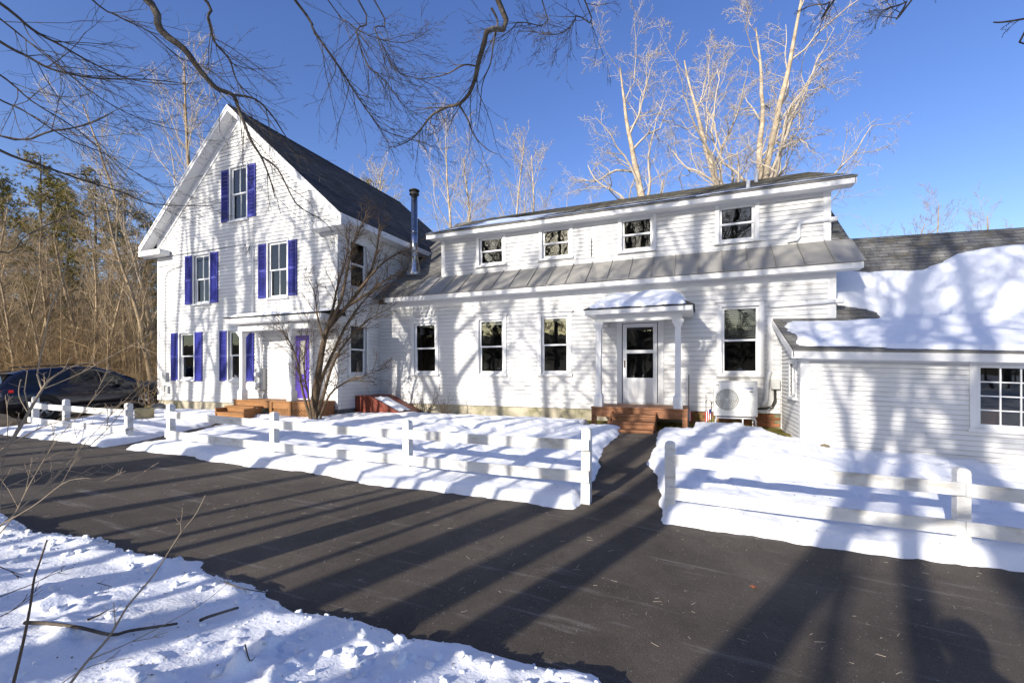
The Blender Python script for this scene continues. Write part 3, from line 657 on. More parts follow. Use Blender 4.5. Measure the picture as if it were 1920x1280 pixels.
# violet door
ent = thing('violet_door', (-11.49, GY0, DKZ), 'violet front door with tall narrow glass behind the leaning shrub', 'door')
MB().box(DOORO[0] + .06, DOORO[1] - .06, GY0 + .0, GY0 + .045, 1.0, 2.94).build('door_leaf', M_DOORP, ent, .004)
MB().box(-11.36, -11.14, GY0 - .006, GY0 - .0005, 1.75, 2.78).build('pane', M_CURT, ent)
mb = MB()
for q in ((-11.40, -11.36, 1.71, 2.82), (-11.14, -11.10, 1.71, 2.82), (-11.36, -11.14, 1.71, 1.75), (-11.36, -11.14, 2.78, 2.82)): mb.box(q[0], q[1], GY0 - .015, GY0 - .0002, q[2], q[3])
mb.build('pane_frame', M_DOORP, ent)
for q in ((-11.60, -11.35), (-11.27, -11.02)): MB().box(q[0], q[1], GY0 - .010, GY0 - .0003, 1.12, 1.62).build('panel', M_DOORP, ent, .006)
MB().lathe((-11.60, GY0 - .0, 1.95), [(.012, 0), (.012, .03), (.028, .04), (.028, .06), (.015, .07)], 12, axis=(0, -1, 0)).build('handle', M_BRASS, ent)
mb = MB(); mb.box(DOORO[0] - .32, DOORO[0] + .058, GY0 - .05, GY0 + .05, .972, 3.03); mb.box(DOORO[1] - .058, DOORO[1] + .10, GY0 - .05, GY0 + .05, .972, 3.03); mb.box(DOORO[0] + .059, DOORO[1] - .059, GY0 - .049, GY0 + .05, 2.94, 3.03); mb.build('door_casing', M_TRIM, ent, .005)

# ================================================================== long wing (centre)
EX0, EX1, EY0 = -9.87, 2.84, 12.2; ED = 12.8; RX0, RX1 = -9.80, 3.28
RYE, RZE, RYR, RZR = 11.86, 4.22, 17.4, 8.37
wing = thing('long_wing', (-3.5, EY0, .45), 'long low white clapboard wing with dormer storey and grey metal roof strip', 'house wing')
WE = Wall(wing, EX0 + .002, EY0, 0); E_ = lambda x: x - EX0 - .002
ew = [(-8.45, -7.65, 1.77, 3.36), (-6.13, -5.33, 1.76, 3.38), (-4.14, -3.36, 1.77, 3.38), (.52, 1.33, 1.76, 3.40)]
DO = (-1.92, -.93, 1.0, 3.16)
siding(WE, .83, 4.05, lambda z: (0, E_(EX1)), [(E_(a), E_(b), c, d) for a, b, c, d in ew] + [(E_(DO[0]), E_(DO[1]), DO[2], DO[3])], .115)
for (a, b, c, d), kw in zip(ew, (dict(blind=.09), dict(blind=.14), dict(blind=.10), dict(blind='venetian'))): window(WE, E_(a), E_(b), c, d, cap=True, **kw)
WD = Wall(wing, -7.78, ED, 0); D_ = lambda x: x + 7.78
dw = [(-6.42, -5.60, 5.18, 6.03), (-4.32, -3.48, 5.19, 6.06), (-1.98, -1.16, 5.17, 6.06), (.49, 1.30, 5.15, 6.05)]
siding(WD, 4.96, 6.12, lambda z: (0, 2.88 + 7.78), [(D_(a), D_(b), c, d) for a, b, c, d in dw], .115)
for a, b, c, d in dw: window(WD, D_(a), D_(b), c, d, casing=.10, blind=None)
# dormer cheeks, gable end, rear
mb = MB(); mb.prism([(2.78, ED + .002, 4.9), (2.78, 17.3, 8.25), (2.78, 17.3, 8.05), (2.78, ED + .002, 6.12)], (.098, 0, 0)); mb.build('dormer_cheek', M_CLAP, wing)
mb = MB(); mb.prism([(-7.78, ED + .002, 4.9), (-7.78, 17.3, 8.25), (-7.78, 17.3, 8.05), (-7.78, ED + .002, 6.12)], (.098, 0, 0)); mb.build('dormer_cheek', M_CLAP, wing)
mb = MB(); mb.prism([(EX1 - .10, EY0 + .002, .4), (EX1 - .10, 22.4, .4), (EX1 - .10, 22.4, 4.4), (EX1 - .10, 17.4, 8.2), (EX1 - .10, EY0 + .002, 4.35)], (.098, 0, 0)); mb.build('end_wall', M_CLAP, wing)
MB().box(EX0, EX1, 22.3, 22.4, .4, 4.4).build('rear_wall', M_CLAP, wing)
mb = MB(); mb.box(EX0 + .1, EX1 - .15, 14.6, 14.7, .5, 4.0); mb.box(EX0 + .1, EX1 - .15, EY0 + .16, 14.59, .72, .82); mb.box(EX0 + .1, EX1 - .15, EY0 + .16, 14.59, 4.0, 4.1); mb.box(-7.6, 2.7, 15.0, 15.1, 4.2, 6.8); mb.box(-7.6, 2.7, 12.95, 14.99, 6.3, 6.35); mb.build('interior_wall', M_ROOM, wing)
for x0, x1 in ((-.025, .0,), ): pass
for a0, a1 in ((E_(EX1) - .13, E_(EX1) + .025),): WE.box(m := MB(), a0, a1, -.004, .028, 2.98, 4.06); m.build('corner_board', M_TRIM, wing, .004)
for a0, a1 in ((-.02, .12), (D_(2.88) - .13, D_(2.88) + .025)): WD.box(m := MB(), a0, a1, -.004, .028, 4.90, 6.13); m.build('corner_board', M_TRIM, wing, .004)
# friezes
WE.box(m := MB(), .02, E_(EX1) - .13, -.002, .03, 3.86, 4.06); m.build('frieze_board', M_TRIM, wing)
WD.box(m := MB(), .12, D_(2.88) - .13, -.002, .024, 6.09, 6.16); m.build('frieze_board', M_TRIM, wing)
WD.box(m := MB(), 0, D_(2.88), -.002, .022, 4.90, 4.96); m.build('base_trim', M_TRIM, wing)
# eave trim
MB().box(-9.38, RX1, RYE - .025, RYE, 4.05, 4.205).build('fascia', M_TRIM, wing, .005)
MB().box(-9.38, RX1, RYE + .001, EY0 - .032, 4.06, 4.08).build('soffit', M_TRIM, wing)
MB().box(-8.12, RX1 + .02, 12.42, 12.445, 6.10, 6.245).build('fascia', M_TRIM, wing, .005)
MB().box(-8.12, RX1 + .02, 12.446, ED - .026, 6.115, 6.135).build('soffit', M_TRIM, wing)
# roofs: main slope (shingle) with metal strip on its lower part, dormer slope
sl = (RZR - RZE) / (RYR - RYE); k_ = math.sqrt(1 + sl * sl); MUP = Vector((0, 1 / k_, sl / k_)); MS = (RYR - RYE) * k_
courses(wing, 'roof', (RX0, RYE - .03, RZE - .03), (1, 0, 0), RX1 - RX0, MUP, MS, M_SHG, seed=3)
courses(wing, 'roof', (RX1, 2 * RYR - RYE, RZE - .03), (-1, 0, 0), RX1 - RX0, (0, -1 / k_, sl / k_), MS, M_SHG, seed=4)
dsl = (RZR - 6.26) / (RYR - 12.38); dk = math.sqrt(1 + dsl * dsl); DUP = Vector((0, 1 / dk, dsl / dk)); DS = (RYR - 12.38) * dk
courses(wing, 'dormer_roof', (-8.15, 12.38, 6.26), (1, 0, 0), RX1 + .04 + 8.15, DUP, DS, M_SHG, seed=5)
# right-hand rake trim of the dormer roof
mb = MB(); x = RX1 + .002
mb.prism([(x, 12.42, 6.235), (x, RYR, RZR - .03), (x, RYR, RZR - .2), (x, 12.42, 6.10)], (.028, 0, 0)); mb.build('rake_board', M_TRIM, wing)
mb = MB(); mb.prism([(RX1 - .03, RYE, RZE - .06), (RX1 - .03, RYR, RZR - .06), (RX1 - .03, RYR, RZR - .25), (RX1 - .03, RYE, RZE - .17)], (.028, 0, 0)); mb.build('rake_board', M_TRIM, wing)
mb = MB(); mb.prism([(-8.15, 12.42, 6.235), (-8.15, 14.6, 7.2), (-8.15, 14.6, 7.05), (-8.15, 12.42, 6.10)], (.028, 0, 0)); mb.build('rake_board', M_TRIM, wing)
# metal panels: each pan a part, with a raised seam
MNR = Vector((1, 0, 0)).cross(MUP); npan = 21; x0 = -8.35; wpan = (RX1 + .03 - x0) / npan; MLEN = 1.215
for k in range(npan):
    a = x0 + k * wpan; P0 = Vector((a, RYE - .05, RZE - .045)) + MNR * .018
    mb = MB(); e1 = Vector((wpan - .003, 0, 0)); mb.prism([P0, P0 + e1, P0 + e1 + MUP * MLEN, P0 + MUP * MLEN], MNR * .012)
    mb.prism([P0 + MNR * .0125, P0 + Vector((.018, 0, 0)) + MNR * .0125, P0 + Vector((.018, 0, 0)) + MUP * MLEN + MNR * .0125, P0 + MUP * MLEN + MNR * .0125], MNR * .03)
    mb.build('metal_panel', M_METAL, wing)
# ice band and snow along the dormer eave
def dice(a, b):
    n1 = fbm(a * .9, b * 3, 61, 4)
    t = .020 * sstep(.50, .40, b + n1 * .25) * (vnoise(a * 1.7, b * 2, 66) > .12)
    t = t + .10 * np.exp(-(((a - 1.9 - (b - .8) * .75) / .75) ** 2 + ((b - 1.0) / .75) ** 2)) * sstep(.2, .5, .55 + fbm(a * 2, b * 2, 64)) 
    return t - .006 + fbm(a * 6, b * 6, 65) * .006
slope_snow(wing, 'roof_ice', Vector((-8.13, 12.37, 6.26)) + MNR * .006, (1, 0, 0), 11.4, DUP, 2.2, dice, M_ICE, step=.05)
# ell foundation + brick pier part
MB().box(EX0, -.3, EY0 + .02, EY0 + .4, .1, .81).build('foundation', M_CONC, wing)
MB().box(-.299, 1.82, EY0 + .03, EY0 + .4, .1, .83).build('foundation', M_MORT, wing)
bm_ = MB(); bm_.box(0, .195, -.022, .06, 0, .058); bme = bm_.mesh('brick'); bme.materials.append(M_BRICK)
fnd = [o for o in wing.children if o.name.startswith('foundation')][-1]; rb = random.Random(4)
for r_ in range(6):
    for k in range(11):
        x = -.32 + k * .21 + (.105 if r_ % 2 else 0)
        if x + .195 > 1.80: continue
        o = bpy.data.objects.new('brick', bme); COL.objects.link(o); o.parent = fnd; o.location = Vector((x, EY0 + .03 + rb.uniform(-.006, .004), .38 + r_ * .073)) - wing.location
MB().box(EX0 + .02, -2.35, EY0 - .03, EY0 + .018, .806, .828).build('water_table', M_TRIM, wing)
# vent pipe on roof, pvc conduits
vp = at(1413, 330, 0).z; MB().lathe((1.62, 15.6, 7.45), [(.055, 0), (.055, .5)], 12).build('vent_pipe', M_VINYL, wing)
MB().lathe((1.2, 13.3, 6.60), [(.05, 0), (.05, .22), (.03, .24)], 12).build('vent_pipe', M_VINYL, wing)
mb = MB(); mb.tube([(2.93, ED - .05, 5.42), (2.32, ED - .05, 5.42), (2.26, ED - .05, 5.40), (2.24, ED - .05, 5.33), (2.24, ED - .05, 5.08), (2.2, ED - .06, 5.02), (2.0, ED - .06, 5.0)], .045, 10); mb.lathe((2.86, ED - .05, 5.42), [(.055, 0), (.06, .02), (.06, .14), (.055, .16)], 12, axis=(1, 0, 0)); mb.build('line_cover', M_VINYL, wing)
mb = MB(); mb.tube([(1.55, EY0 - .05, 3.36), (2.9, EY0 - .05, 3.40)], .045, 10); mb.lathe((2.84, EY0 - .05, 3.40), [(.05, 0), (.058, .02), (.058, .14), (.05, .16)], 12, axis=(1, 0, 0)); mb.build('line_cover', M_VINYL, wing)
mb = MB(); WE.box(mb, E_(1.5), E_(1.62), -.002, .03, .85, 3.08); mb.build('trim_board', M_TRIM, wing)
mb = MB(); mb.tube([(-2.83, ED - .03, 5.1), (-2.83, ED - .03, 5.62)], .012, 6); mb.build('cable', M_IRON, wing)
# storm door
dr = thing('storm_door', (-1.42, EY0, .97), 'white storm door with two dark glass lights under the snowy porch roof', 'door')
mb = MB(); mb.box(DO[0] - .10, DO[0] + .04, EY0 - .04, EY0 + .06, .98, 3.20); mb.box(DO[1] - .04, DO[1] + .10, EY0 - .04, EY0 + .06, .98, 3.20); mb.box(DO[0] + .041, DO[1] - .041, EY0 - .038, EY0 + .06, 3.10, 3.20); mb.build('door_casing', M_TRIM, dr, .005)
a, b = DO[0] + .06, DO[1] - .06; mb = MB()
for q in ((a, a + .10, 1.01, 3.08), (b - .10, b, 1.01, 3.08), (a + .10, b - .10, 2.98, 3.08), (a + .10, b - .10, 2.30, 2.39), (a + .10, b - .10, 1.01, 1.66)): mb.box(q[0], q[1], EY0 - .03, EY0 + .01, q[2], q[3])
mb.build('door_leaf', M_VINYL, dr, .003)
for z0, z1 in ((1.66, 2.30), (2.39, 2.98)): MB().box(a + .10, b - .10, EY0 - .012, EY0 - .006, z0, z1).build('pane', M_GLASS, dr)
mb = MB(); mb.box(a + .17, b - .17, EY0 - .034, EY0 - .0301, 1.12, 1.58); mb.build('kick_panel', M_TRIM, dr, .003)
MB().box(a + .035, a + .065, EY0 - .055, EY0 - .0301, 1.93, 2.12).build('handle', M_BRASS, dr, .006)
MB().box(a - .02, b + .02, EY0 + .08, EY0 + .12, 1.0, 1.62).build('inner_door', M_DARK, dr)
# ------------------------------------------------------------------ side porch with snow
QX0, QX1, QY0, QZ = -2.42, -.24, 10.92, .97
sp = thing('side_porch', (-1.33, 11.4, .42), 'small hipped porch with snow on its roof and brown deck at the storm door', 'porch')
n = 9
for k in range(n):
    ya = QY0 + (EY0 - .05 - QY0) * k / n; yb = QY0 + (EY0 - .05 - QY0) * (k + 1) / n - .007
    MB().box(QX0 - .02, QX1 + .02, ya, yb, QZ - .035, QZ).build('deck_board', M_WOOD, sp, .004)
MB().box(QX0, QX1, QY0 + .03, QY0 + .07, QZ - .24, QZ - .036).build('rim_joist', M_WOOD, sp)
for x in (QX0, QX1 - .04): MB().box(x, x + .04, QY0 + .071, EY0 - .05, QZ - .24, QZ - .036).build('rim_joist', M_WOOD, sp)
for x in (QX0 - .005, QX1 - .105): MB().box(x, x + .11, QY0 + .015, QY0 + .12, .3, QZ - .037).build('deck_post', M_WOOD, sp)
for k in range(3):
    zt = QZ - .145 * (k + 1); ya = QY0 - .27 * (k + 1)
    MB().box(-1.93, -.90, ya, ya + .29, zt - .04, zt).build('step_tread', M_WOOD, sp, .005)
    MB().box(-1.90, -.93, ya + .03, ya + .055, zt - .145, zt - .041).build('step_riser', M_WOOD, sp)
for x in (-1.93, -.93): 
    mb = MB(); mb.prism([(x, QY0 + .02, .35), (x, QY0 - .80, .35), (x, QY0 - .80, QZ - .48), (x, QY0 - .54, QZ - .34), (x, QY0 + .02, QZ - .09)], (.03, 0, 0)); mb.build('stringer', M_WOOD, sp)
for x in (-2.26, -.44): column(sp, x, 11.02, QZ, 3.02, .125, .20)
MB().box(-2.34, -.36, 10.96, 11.08, 3.021, 3.19).build('beam', M_TRIM, sp)
for x in (-2.34, -.48): MB().box(x, x + .12, 11.081, EY0 - .04, 3.021, 3.19).build('beam', M_TRIM, sp)
MB().box(-2.50, -.16, 10.74, EY0 - .036, 3.191, 3.21).build('soffit', M_TRIM, sp)
mb = MB(); mb.box(-2.54, -.12, 10.70, 10.739, 3.18, 3.30); mb.box(-2.54, -2.501, 10.74, EY0 - .04, 3.18, 3.30); mb.box(-.159, -.12, 10.74, EY0 - .04, 3.18, 3.30); mb.build('fascia', M_TRIM, sp, .008)
mb = MB(); A = [(-2.58, 10.66, 3.305), (-.08, 10.66, 3.305), (-.08, EY0 - .03, 3.305), (-2.58, EY0 - .03, 3.305)]; B = [(-2.0, 11.75, 3.72), (-.66, 11.75, 3.72), (-.66, EY0 - .03, 3.72), (-2.0, EY0 - .03, 3.72)]
mb.hexa(A + B); mb.build('porch_roof', M_SHG, sp)
def psnow(x, y):
    h = 3.31 + np.minimum(np.minimum((y - 10.66) * .38, (x + 2.58) * .715), np.minimum((-.08 - x) * .715, .41))
    e = np.minimum(np.minimum((y - 10.76), (x + 2.42)), (-.30 - x)) + fbm(x * 3, y * 3, 5) * .22
    t = .13 * np.sqrt(np.clip(e, 0, .2) / .2) * (.75 + .5 * vnoise(x * 2.0, y * 1.2, 6)) * (1 - .35 * np.exp(-((x + 1.55) / .14) ** 2)) + fbm(x * 5, y * 5, 7) * .02 - .03 * (e < 0)
    return h + t * (e > -.2)
xs = np.arange(-2.56, -.1, .035); ys = np.arange(10.68, 12.16, .035); V = grid_mesh('porch_snow', xs, ys, psnow)
V.transform(Matrix.Translation(-sp.location)); link('porch_snow', V, M_SNOWR, sp)

# ================================================================== side addition (right)
SHR = -.034; AX0, AX1, AY0 = 1.80, 8.2, 10.0
add = thing('side_addition', (AX0, AY0, .3), 'low white clapboard addition with snow-covered roof at the right', 'addition')
WA = Wall(add, AX0, AY0, 0, SHR); A_ = lambda x: x - AX0
aw = (4.32, 5.72, .96, 2.03)
siding(WA, .22, 2.14, lambda z: (0, AX1 - AX0), [(A_(aw[0]), A_(aw[1]), aw[2], aw[3])], .085)
window(WA, A_(aw[0]), A_(aw[1]), aw[2], aw[3], munt=4, rows=4, fixed=True, casing=.10, sillw=.012)
WL = Wall(add, AX0, EY0 - .001, -math.pi / 2)
siding(WL, .30, 2.98, lambda z: (0.003, min(2.2, 2.2 if z < 2.22 else 2.2 * (3.02 - z) / .80)), [(1.20, 1.78, 1.33, 1.98)], .085)
window(WL, 1.20, 1.78, 1.33, 1.98, casing=.09)
WA.box(m := MB(), -.018, .13, -.004, .026, .20, 2.16); m.build('corner_board', M_TRIM, add, .004)
WL.box(m := MB(), 2.09, 2.20, -.004, .018, .22, 2.2); m.build('corner_board', M_TRIM, add)
WL.box(m := MB(), 0.003, .11, -.004, .03, .35, 2.95); m.build('corner_board', M_TRIM, add)
mb = MB(); WL.box(mb, 0.02, 2.18, -.1, -.03, -.1, .299); mb.build('foundation', M_MOSS, add)
EAY, EAZ, BRK, BRZ, RIY = 9.74, 2.235, 12.2, 3.07, 14.55
RIZ = BRZ + (RIY - BRZ * 0 - BRK) * 1.0
Lx = AX1 + .2 - 1.62; ea = Vector((1, 0, SHR)); s1 = Vector((0, BRK - EAY, BRZ - EAZ)); s2 = Vector((0, RIY - BRK, RIZ - BRZ))
courses(add, 'lower_roof', (1.62, EAY, EAZ), ea, Lx * 1.0006, s1, s1.length + .01, M_SHG, seed=6)
U0 = 2.86
courses(add, 'upper_roof', (U0, BRK, BRZ + SHR * (U0 - 1.62)), ea, AX1 + .2 - U0, s2, s2.length, M_SHG, seed=7)
mb = MB(); P0 = Vector((U0, RIY, RIZ + SHR * (U0 - 1.62))); mb.prism([P0 + Vector((0, -.02, 0)), P0 + Vector((0, .0, .01)), P0 + Vector((0, 4.0, -2.9)), P0 + Vector((0, 4.0, -3.0))], ea * (AX1 + .2 - U0)); mb.build('rear_roof', M_SHG, add)
mb = MB(); WA.box(mb, -.16, AX1 - AX0 + .2, .215, .24, 2.055, 2.205); mb.build('fascia', M_TRIM, add, .005)
mb = MB(); WA.box(mb, -.16, AX1 - AX0 + .2, .03, .2145, 2.06, 2.08); mb.build('soffit', M_TRIM, add)
mb = MB(); WA.box(mb, .0, AX1 - AX0 + .2, -.002, .028, 1.985 + .05, 2.135); mb.build('frieze_board', M_TRIM, add)
mb = MB(); mb.prism([(1.62, EAY - .02, EAZ - .04), (1.62, BRK - .003, BRZ - .04), (1.62, BRK - .003, BRZ - .17), (1.62, EAY - .02, EAZ - .17)], (-.025, 0, 0)); mb.build('rake_board', M_TRIM, add)
mb = MB(); mb.prism([(1.62, EAY, EAZ - .15), (1.62, BRK - .003, BRZ - .15), (1.62, BRK - .003, BRZ - .17), (1.62, EAY, EAZ - .17)], (.17, 0, 0)); mb.build('soffit', M_TRIM, add)
MB().box(AX1 - .1, AX1, AY0 + .11, 18, -.2, 2.1).build('end_wall', M_CLAP, add)
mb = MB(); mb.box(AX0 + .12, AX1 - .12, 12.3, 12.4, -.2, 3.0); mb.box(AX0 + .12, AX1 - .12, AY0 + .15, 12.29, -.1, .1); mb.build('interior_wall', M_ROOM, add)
MB().box(4.35, 4.78, AY0 + .3, AY0 + .5, .8, 1.18).build('storage_box', M_WOOD, add)
# roof snow on the addition: two slopes, snow follows the real roof
LW = Lx; TL1 = s1.length
def amask(a, b):                    # a along eave, b metres up the broken slope
    n = fbm(a * 1.2, b * 1.2, 91, 4) * .55 + fbm(a * 5, b * 5, 92, 3) * .10
    d = np.minimum(b - (.13 - .05 * sstep(1, 3, a)), a - .03 - .10 * b)
    # bare crescent below the wing's corner
    bare = 1.0 - np.hypot((a - .75) / 1.2, (b - TL1) / .5)
    d = np.minimum(d, -bare * .7)
    topl = TL1 + 1.75 + .02 * (a - 1.2) + .75 * sstep(3.0, 4.6, a)
    d = np.minimum(d, topl - b)
    return d + n * .75
def asn(a, b):
    d = amask(a, b); e = sstep(0, .12, d)
    return .058 * e * (.7 + .7 * vnoise(a * 1.2, b * 1.2, 93)) - .02 * (1 - sstep(-.05, .02, d)) + e * fbm(a * 4, b * 4, 94) * .02
slope_snow(add, 'roof_snow', (1.62, EAY, EAZ + .008), ea, LW, s1, TL1, lambda a, b: asn(a, b), step=.045)
slope_snow(add, 'roof_snow', (U0, BRK, BRZ + SHR * (U0 - 1.62) + .008), ea, LW - (U0 - 1.62), s2, s2.length, lambda a, b: asn(a + U0 - 1.62, b + TL1), step=.045)
#PART3
# ================================================================== fences
def fence(name, label, posts, rails_ext=(0.0, 0.0), group=None):
    """posts: list of (x, y, ground z, top z); rails run along the camera side, butting at the posts"""
    b = Vector((posts[0][0], posts[0][1], posts[0][2])); t = thing(name, b, label, 'fence', group)
    rr = random.Random(len(posts)); h = .062
    for (x, y, zg, zt) in posts:
        mb = MB(); lx, ly = rr.uniform(-.012, .012), rr.uniform(-.012, .012)
        rings = [(h, zg - .25, 0), (h, zt - .05, 1), (h * .86, zt - .018, 1), (h * .45, zt, 1)]
        vs = []
        for r_, z, k in rings: vs += [(x + sx * r_ + lx * k, y + sy * r_ + ly * k, z) for sx, sy in ((-1, -1), (1, -1), (1, 1), (-1, 1))]
        fs = [(3, 2, 1, 0), (12, 13, 14, 15)] + [(i * 4 + k, i * 4 + (k + 1) % 4, i * 4 + 4 + (k + 1) % 4, i * 4 + 4 + k) for i in range(3) for k in range(4)]
        mb.add(vs, fs); mb.build('post', M_FENCE, t, .006)
    for lev, (dt, hh) in enumerate(((.15, .145), (.56, .155))):
        for i in range(len(posts) - 1):
            A, B = posts[i], posts[i + 1]
            pa = Vector((A[0], A[1] - h - .022, A[3] - dt)); pb = Vector((B[0], B[1] - h - .022, B[3] - dt))
            d = (pb - pa).normalized()
            if i == 0: pa = pa - d * (h + rails_ext[0])
            else: pa = pa + d * .002
            if i == len(posts) - 2: pb = pb + d * (h + rails_ext[1])
            else: pb = pb - d * .002
            n = 5; mb = MB(); vs = []; w0 = rr.uniform(-.006, .006)
            for k in range(n + 1):
                p = pa.lerp(pb, k / n); sag = -.012 * math.sin(math.pi * k / n) + w0
                for dy, dz in ((-.016, 0), (.018, 0), (.018, -hh), (-.016, -hh)): vs.append(p + Vector((0, dy, dz + sag)))
            fs = [(0, 1, 2, 3), (n * 4 + 3, n * 4 + 2, n * 4 + 1, n * 4)] + [(k * 4 + j, k * 4 + 4 + j, k * 4 + 4 + (j + 1) % 4, k * 4 + (j + 1) % 4) for k in range(n) for j in range(4)]
            mb.add(vs, fs); mb.build('rail', M_FENCE, t, .004)
    return t
fence('rail_fence', 'two-rail white fence right of the walkway in front of the addition', [(-.33, 6.07, .02, .93), (2.66, 6.45, -.2, .76), (5.7, 6.62, -.4, .62), (8.6, 6.8, -.5, .5)], group='white rail fences along the drive')
fence('rail_fence', 'long two-rail white fence between the walkway and the gabled house path', [(-10.56, 6.2, .25, 1.12), (-7.46, 6.2, .22, 1.05), (-4.42, 6.2, .12, 1.02), (-1.40, 5.98, .05, 1.06)], group='white rail fences along the drive')
fence('rail_fence', 'short two-rail white fence near the dark blue car', [(-17.15, 6.55, .22, 1.13), (-15.5, 6.52, .22, 1.09), (-12.13, 6.22, .2, 1.10)], rails_ext=(.12, 0), group='white rail fences along the drive')

# ================================================================== heat pump and fittings
hp = thing('heat_pump', (.78, 11.5, g1(.78, 11.5)), 'white outdoor heat pump unit with round fan grille on a tube stand', 'heat pump')
hx0, hx1, hy0, hy1, hz0, hz1 = .32, 1.22, 11.42, 11.76, .80, 1.585
MB().box(hx0, hx1, hy0, hy1, hz0, hz1).build('casing', M_AC, hp, .015)
MB().box(hx0 - .01, hx1 + .01, hy0 - .012, hy1 + .01, hz1 + .001, hz1 + .02).build('top_cover', M_AC, hp, .006)
fc = Vector((.60, hy0 - .004, 1.18)); fr_ = .245
MB().box(.345, .862, hy0 - .006, hy0 - .0005, .90, 1.46).build('grille_panel', M_AC, hp)
MB().lathe(fc + Vector((0, -.003, 0)), [(fr_, 0), (fr_, .003)], 40, axis=(0, -1, 0)).build('fan_opening', M_ACD, hp)
mb = MB()
for r_ in (.03, .075, .12, .165, .21, fr_):
    mb.tube([fc + Vector((r_ * math.cos(t), -.012, r_ * math.sin(t))) for t in [2 * math.pi * k / 36 for k in range(37)]], .0045, 5, caps=False)
for k in range(4): mb.tube([fc + Vector((-fr_ * .99, -.016, 0 + (k - 1.5) * .0)), fc + Vector((fr_ * .99, -.016, (k - 1.5) * .0))], .004, 5) if k == 0 else None
for k in range(8):
    t = math.pi * k / 8; mb.tube([fc + Vector((fr_ * math.cos(t), -.014, fr_ * math.sin(t))), fc - Vector((fr_ * math.cos(t), .014, fr_ * math.sin(t)))], .003, 4)
mb.build('grille', M_AC, hp)
mb = MB()
for k in range(3):
    t0 = 2 * math.pi * k / 3; vs = []
    for j in range(6):
        t = t0 + j * .22
        for r_ in (.04, .20): vs.append(fc + Vector((r_ * math.cos(t), -.0065 - .0006 * j, r_ * math.sin(t))))
    mb.add(vs, [(2 * j, 2 * j + 2, 2 * j + 3, 2 * j + 1) for j in range(5)])
mb.build('fan_blade', M_GREY, hp)
mb = MB(); 
for x in (.36, .92, 1.18): mb.tube([(x, hy0 - .03, .42), (x, hy0 - .03, .72), (x + (.04 if x < .5 else -.04 if x > 1 else 0), hy0 - .03, .76)], .018, 8)
mb.tube([(.40, hy0 - .03, .765), (1.14, hy0 - .03, .765)], .018, 8)
for x in (.38, 1.16): mb.tube([(x, hy0 - .03, .765), (x, hy1 + .02, .765), (x, hy1 + .05, .72), (x, hy1 + .05, .42)], .018, 8)
mb.build('stand', M_VINYL, hp)
def text(s, loc, size, m, parent, name='lettering', rz=0, ext=.0015):
    cu = bpy.data.curves.new(name, 'FONT'); cu.body = s; cu.size = size; cu.extrude = ext; cu.align_x = 'CENTER'; cu.align_y = 'CENTER'
    t = bpy.data.objects.new(name, cu); COL.objects.link(t); dg = bpy.context.evaluated_depsgraph_get()
    me = bpy.data.meshes.new_from_object(t.evaluated_get(dg)); bpy.data.objects.remove(t)
    o = link(name, me, m, parent); me.materials.clear(); me.materials.append(m)
    o.location = Vector(loc) - origin(parent); o.rotation_euler = (R(90), 0, rz); return o
text('Haier', (1.045, hy0 - .003, 1.445), .085, M_BLUE, hp)
MB().box(1.06, 1.13, hy0 - .003, hy0 - .0004, 1.355, 1.372).build('badge', M_IRON, hp); MB().box(.37, .43, hy0 - .003, hy0 - .0004, 1.505, 1.520).build('badge', M_IRON, hp)
# refrigerant line set cover and electrical disconnect
ld = thing('line_set_cover', (1.45, 12.1, .9), 'white curved pipe cover rising beside the heat pump', 'pipe')
mb = MB(); mb.tube([(1.36, 12.10, 1.02), (1.42, 12.10, 1.04), (1.46, 12.11, 1.12), (1.48, 12.13, 1.3), (1.50, 12.13, 1.6), (1.53, 12.13, 1.78), (1.56, 12.14, 1.83)], .05, 10); mb.build('cover', M_VINYL, ld)
mb = MB(); mb.tube([(1.22, 11.62, .98), (1.45, 11.9, .98), (1.58, 12.05, 1.02), (1.64, 12.1, 1.15), (1.64, 12.13, 1.42)], .016, 8); mb.tube([(1.22, 11.66, .95), (1.45, 11.95, .95), (1.60, 12.1, .98), (1.67, 12.12, 1.12), (1.67, 12.14, 1.42)], .014, 8); mb.build('refrigerant_pipe', M_IRON, ld)
mb = MB(); mb.tube([(1.25, 12.12, .87), (1.52, 12.12, .87)], .045, 10); mb.build('lower_pipe', M_VINYL, ld)
ds = thing('disconnect_box', (1.65, 12.12, 1.4), 'small grey electrical disconnect box on the wall by the heat pump', 'utility box')
MB().box(1.57, 1.74, 12.08, 12.17, 1.40, 1.62).build('box', M_GREY, ds, .01); MB().box(1.56, 1.75, 12.06, 12.079, 1.41, 1.63).build('lid', M_GREY, ds, .005)
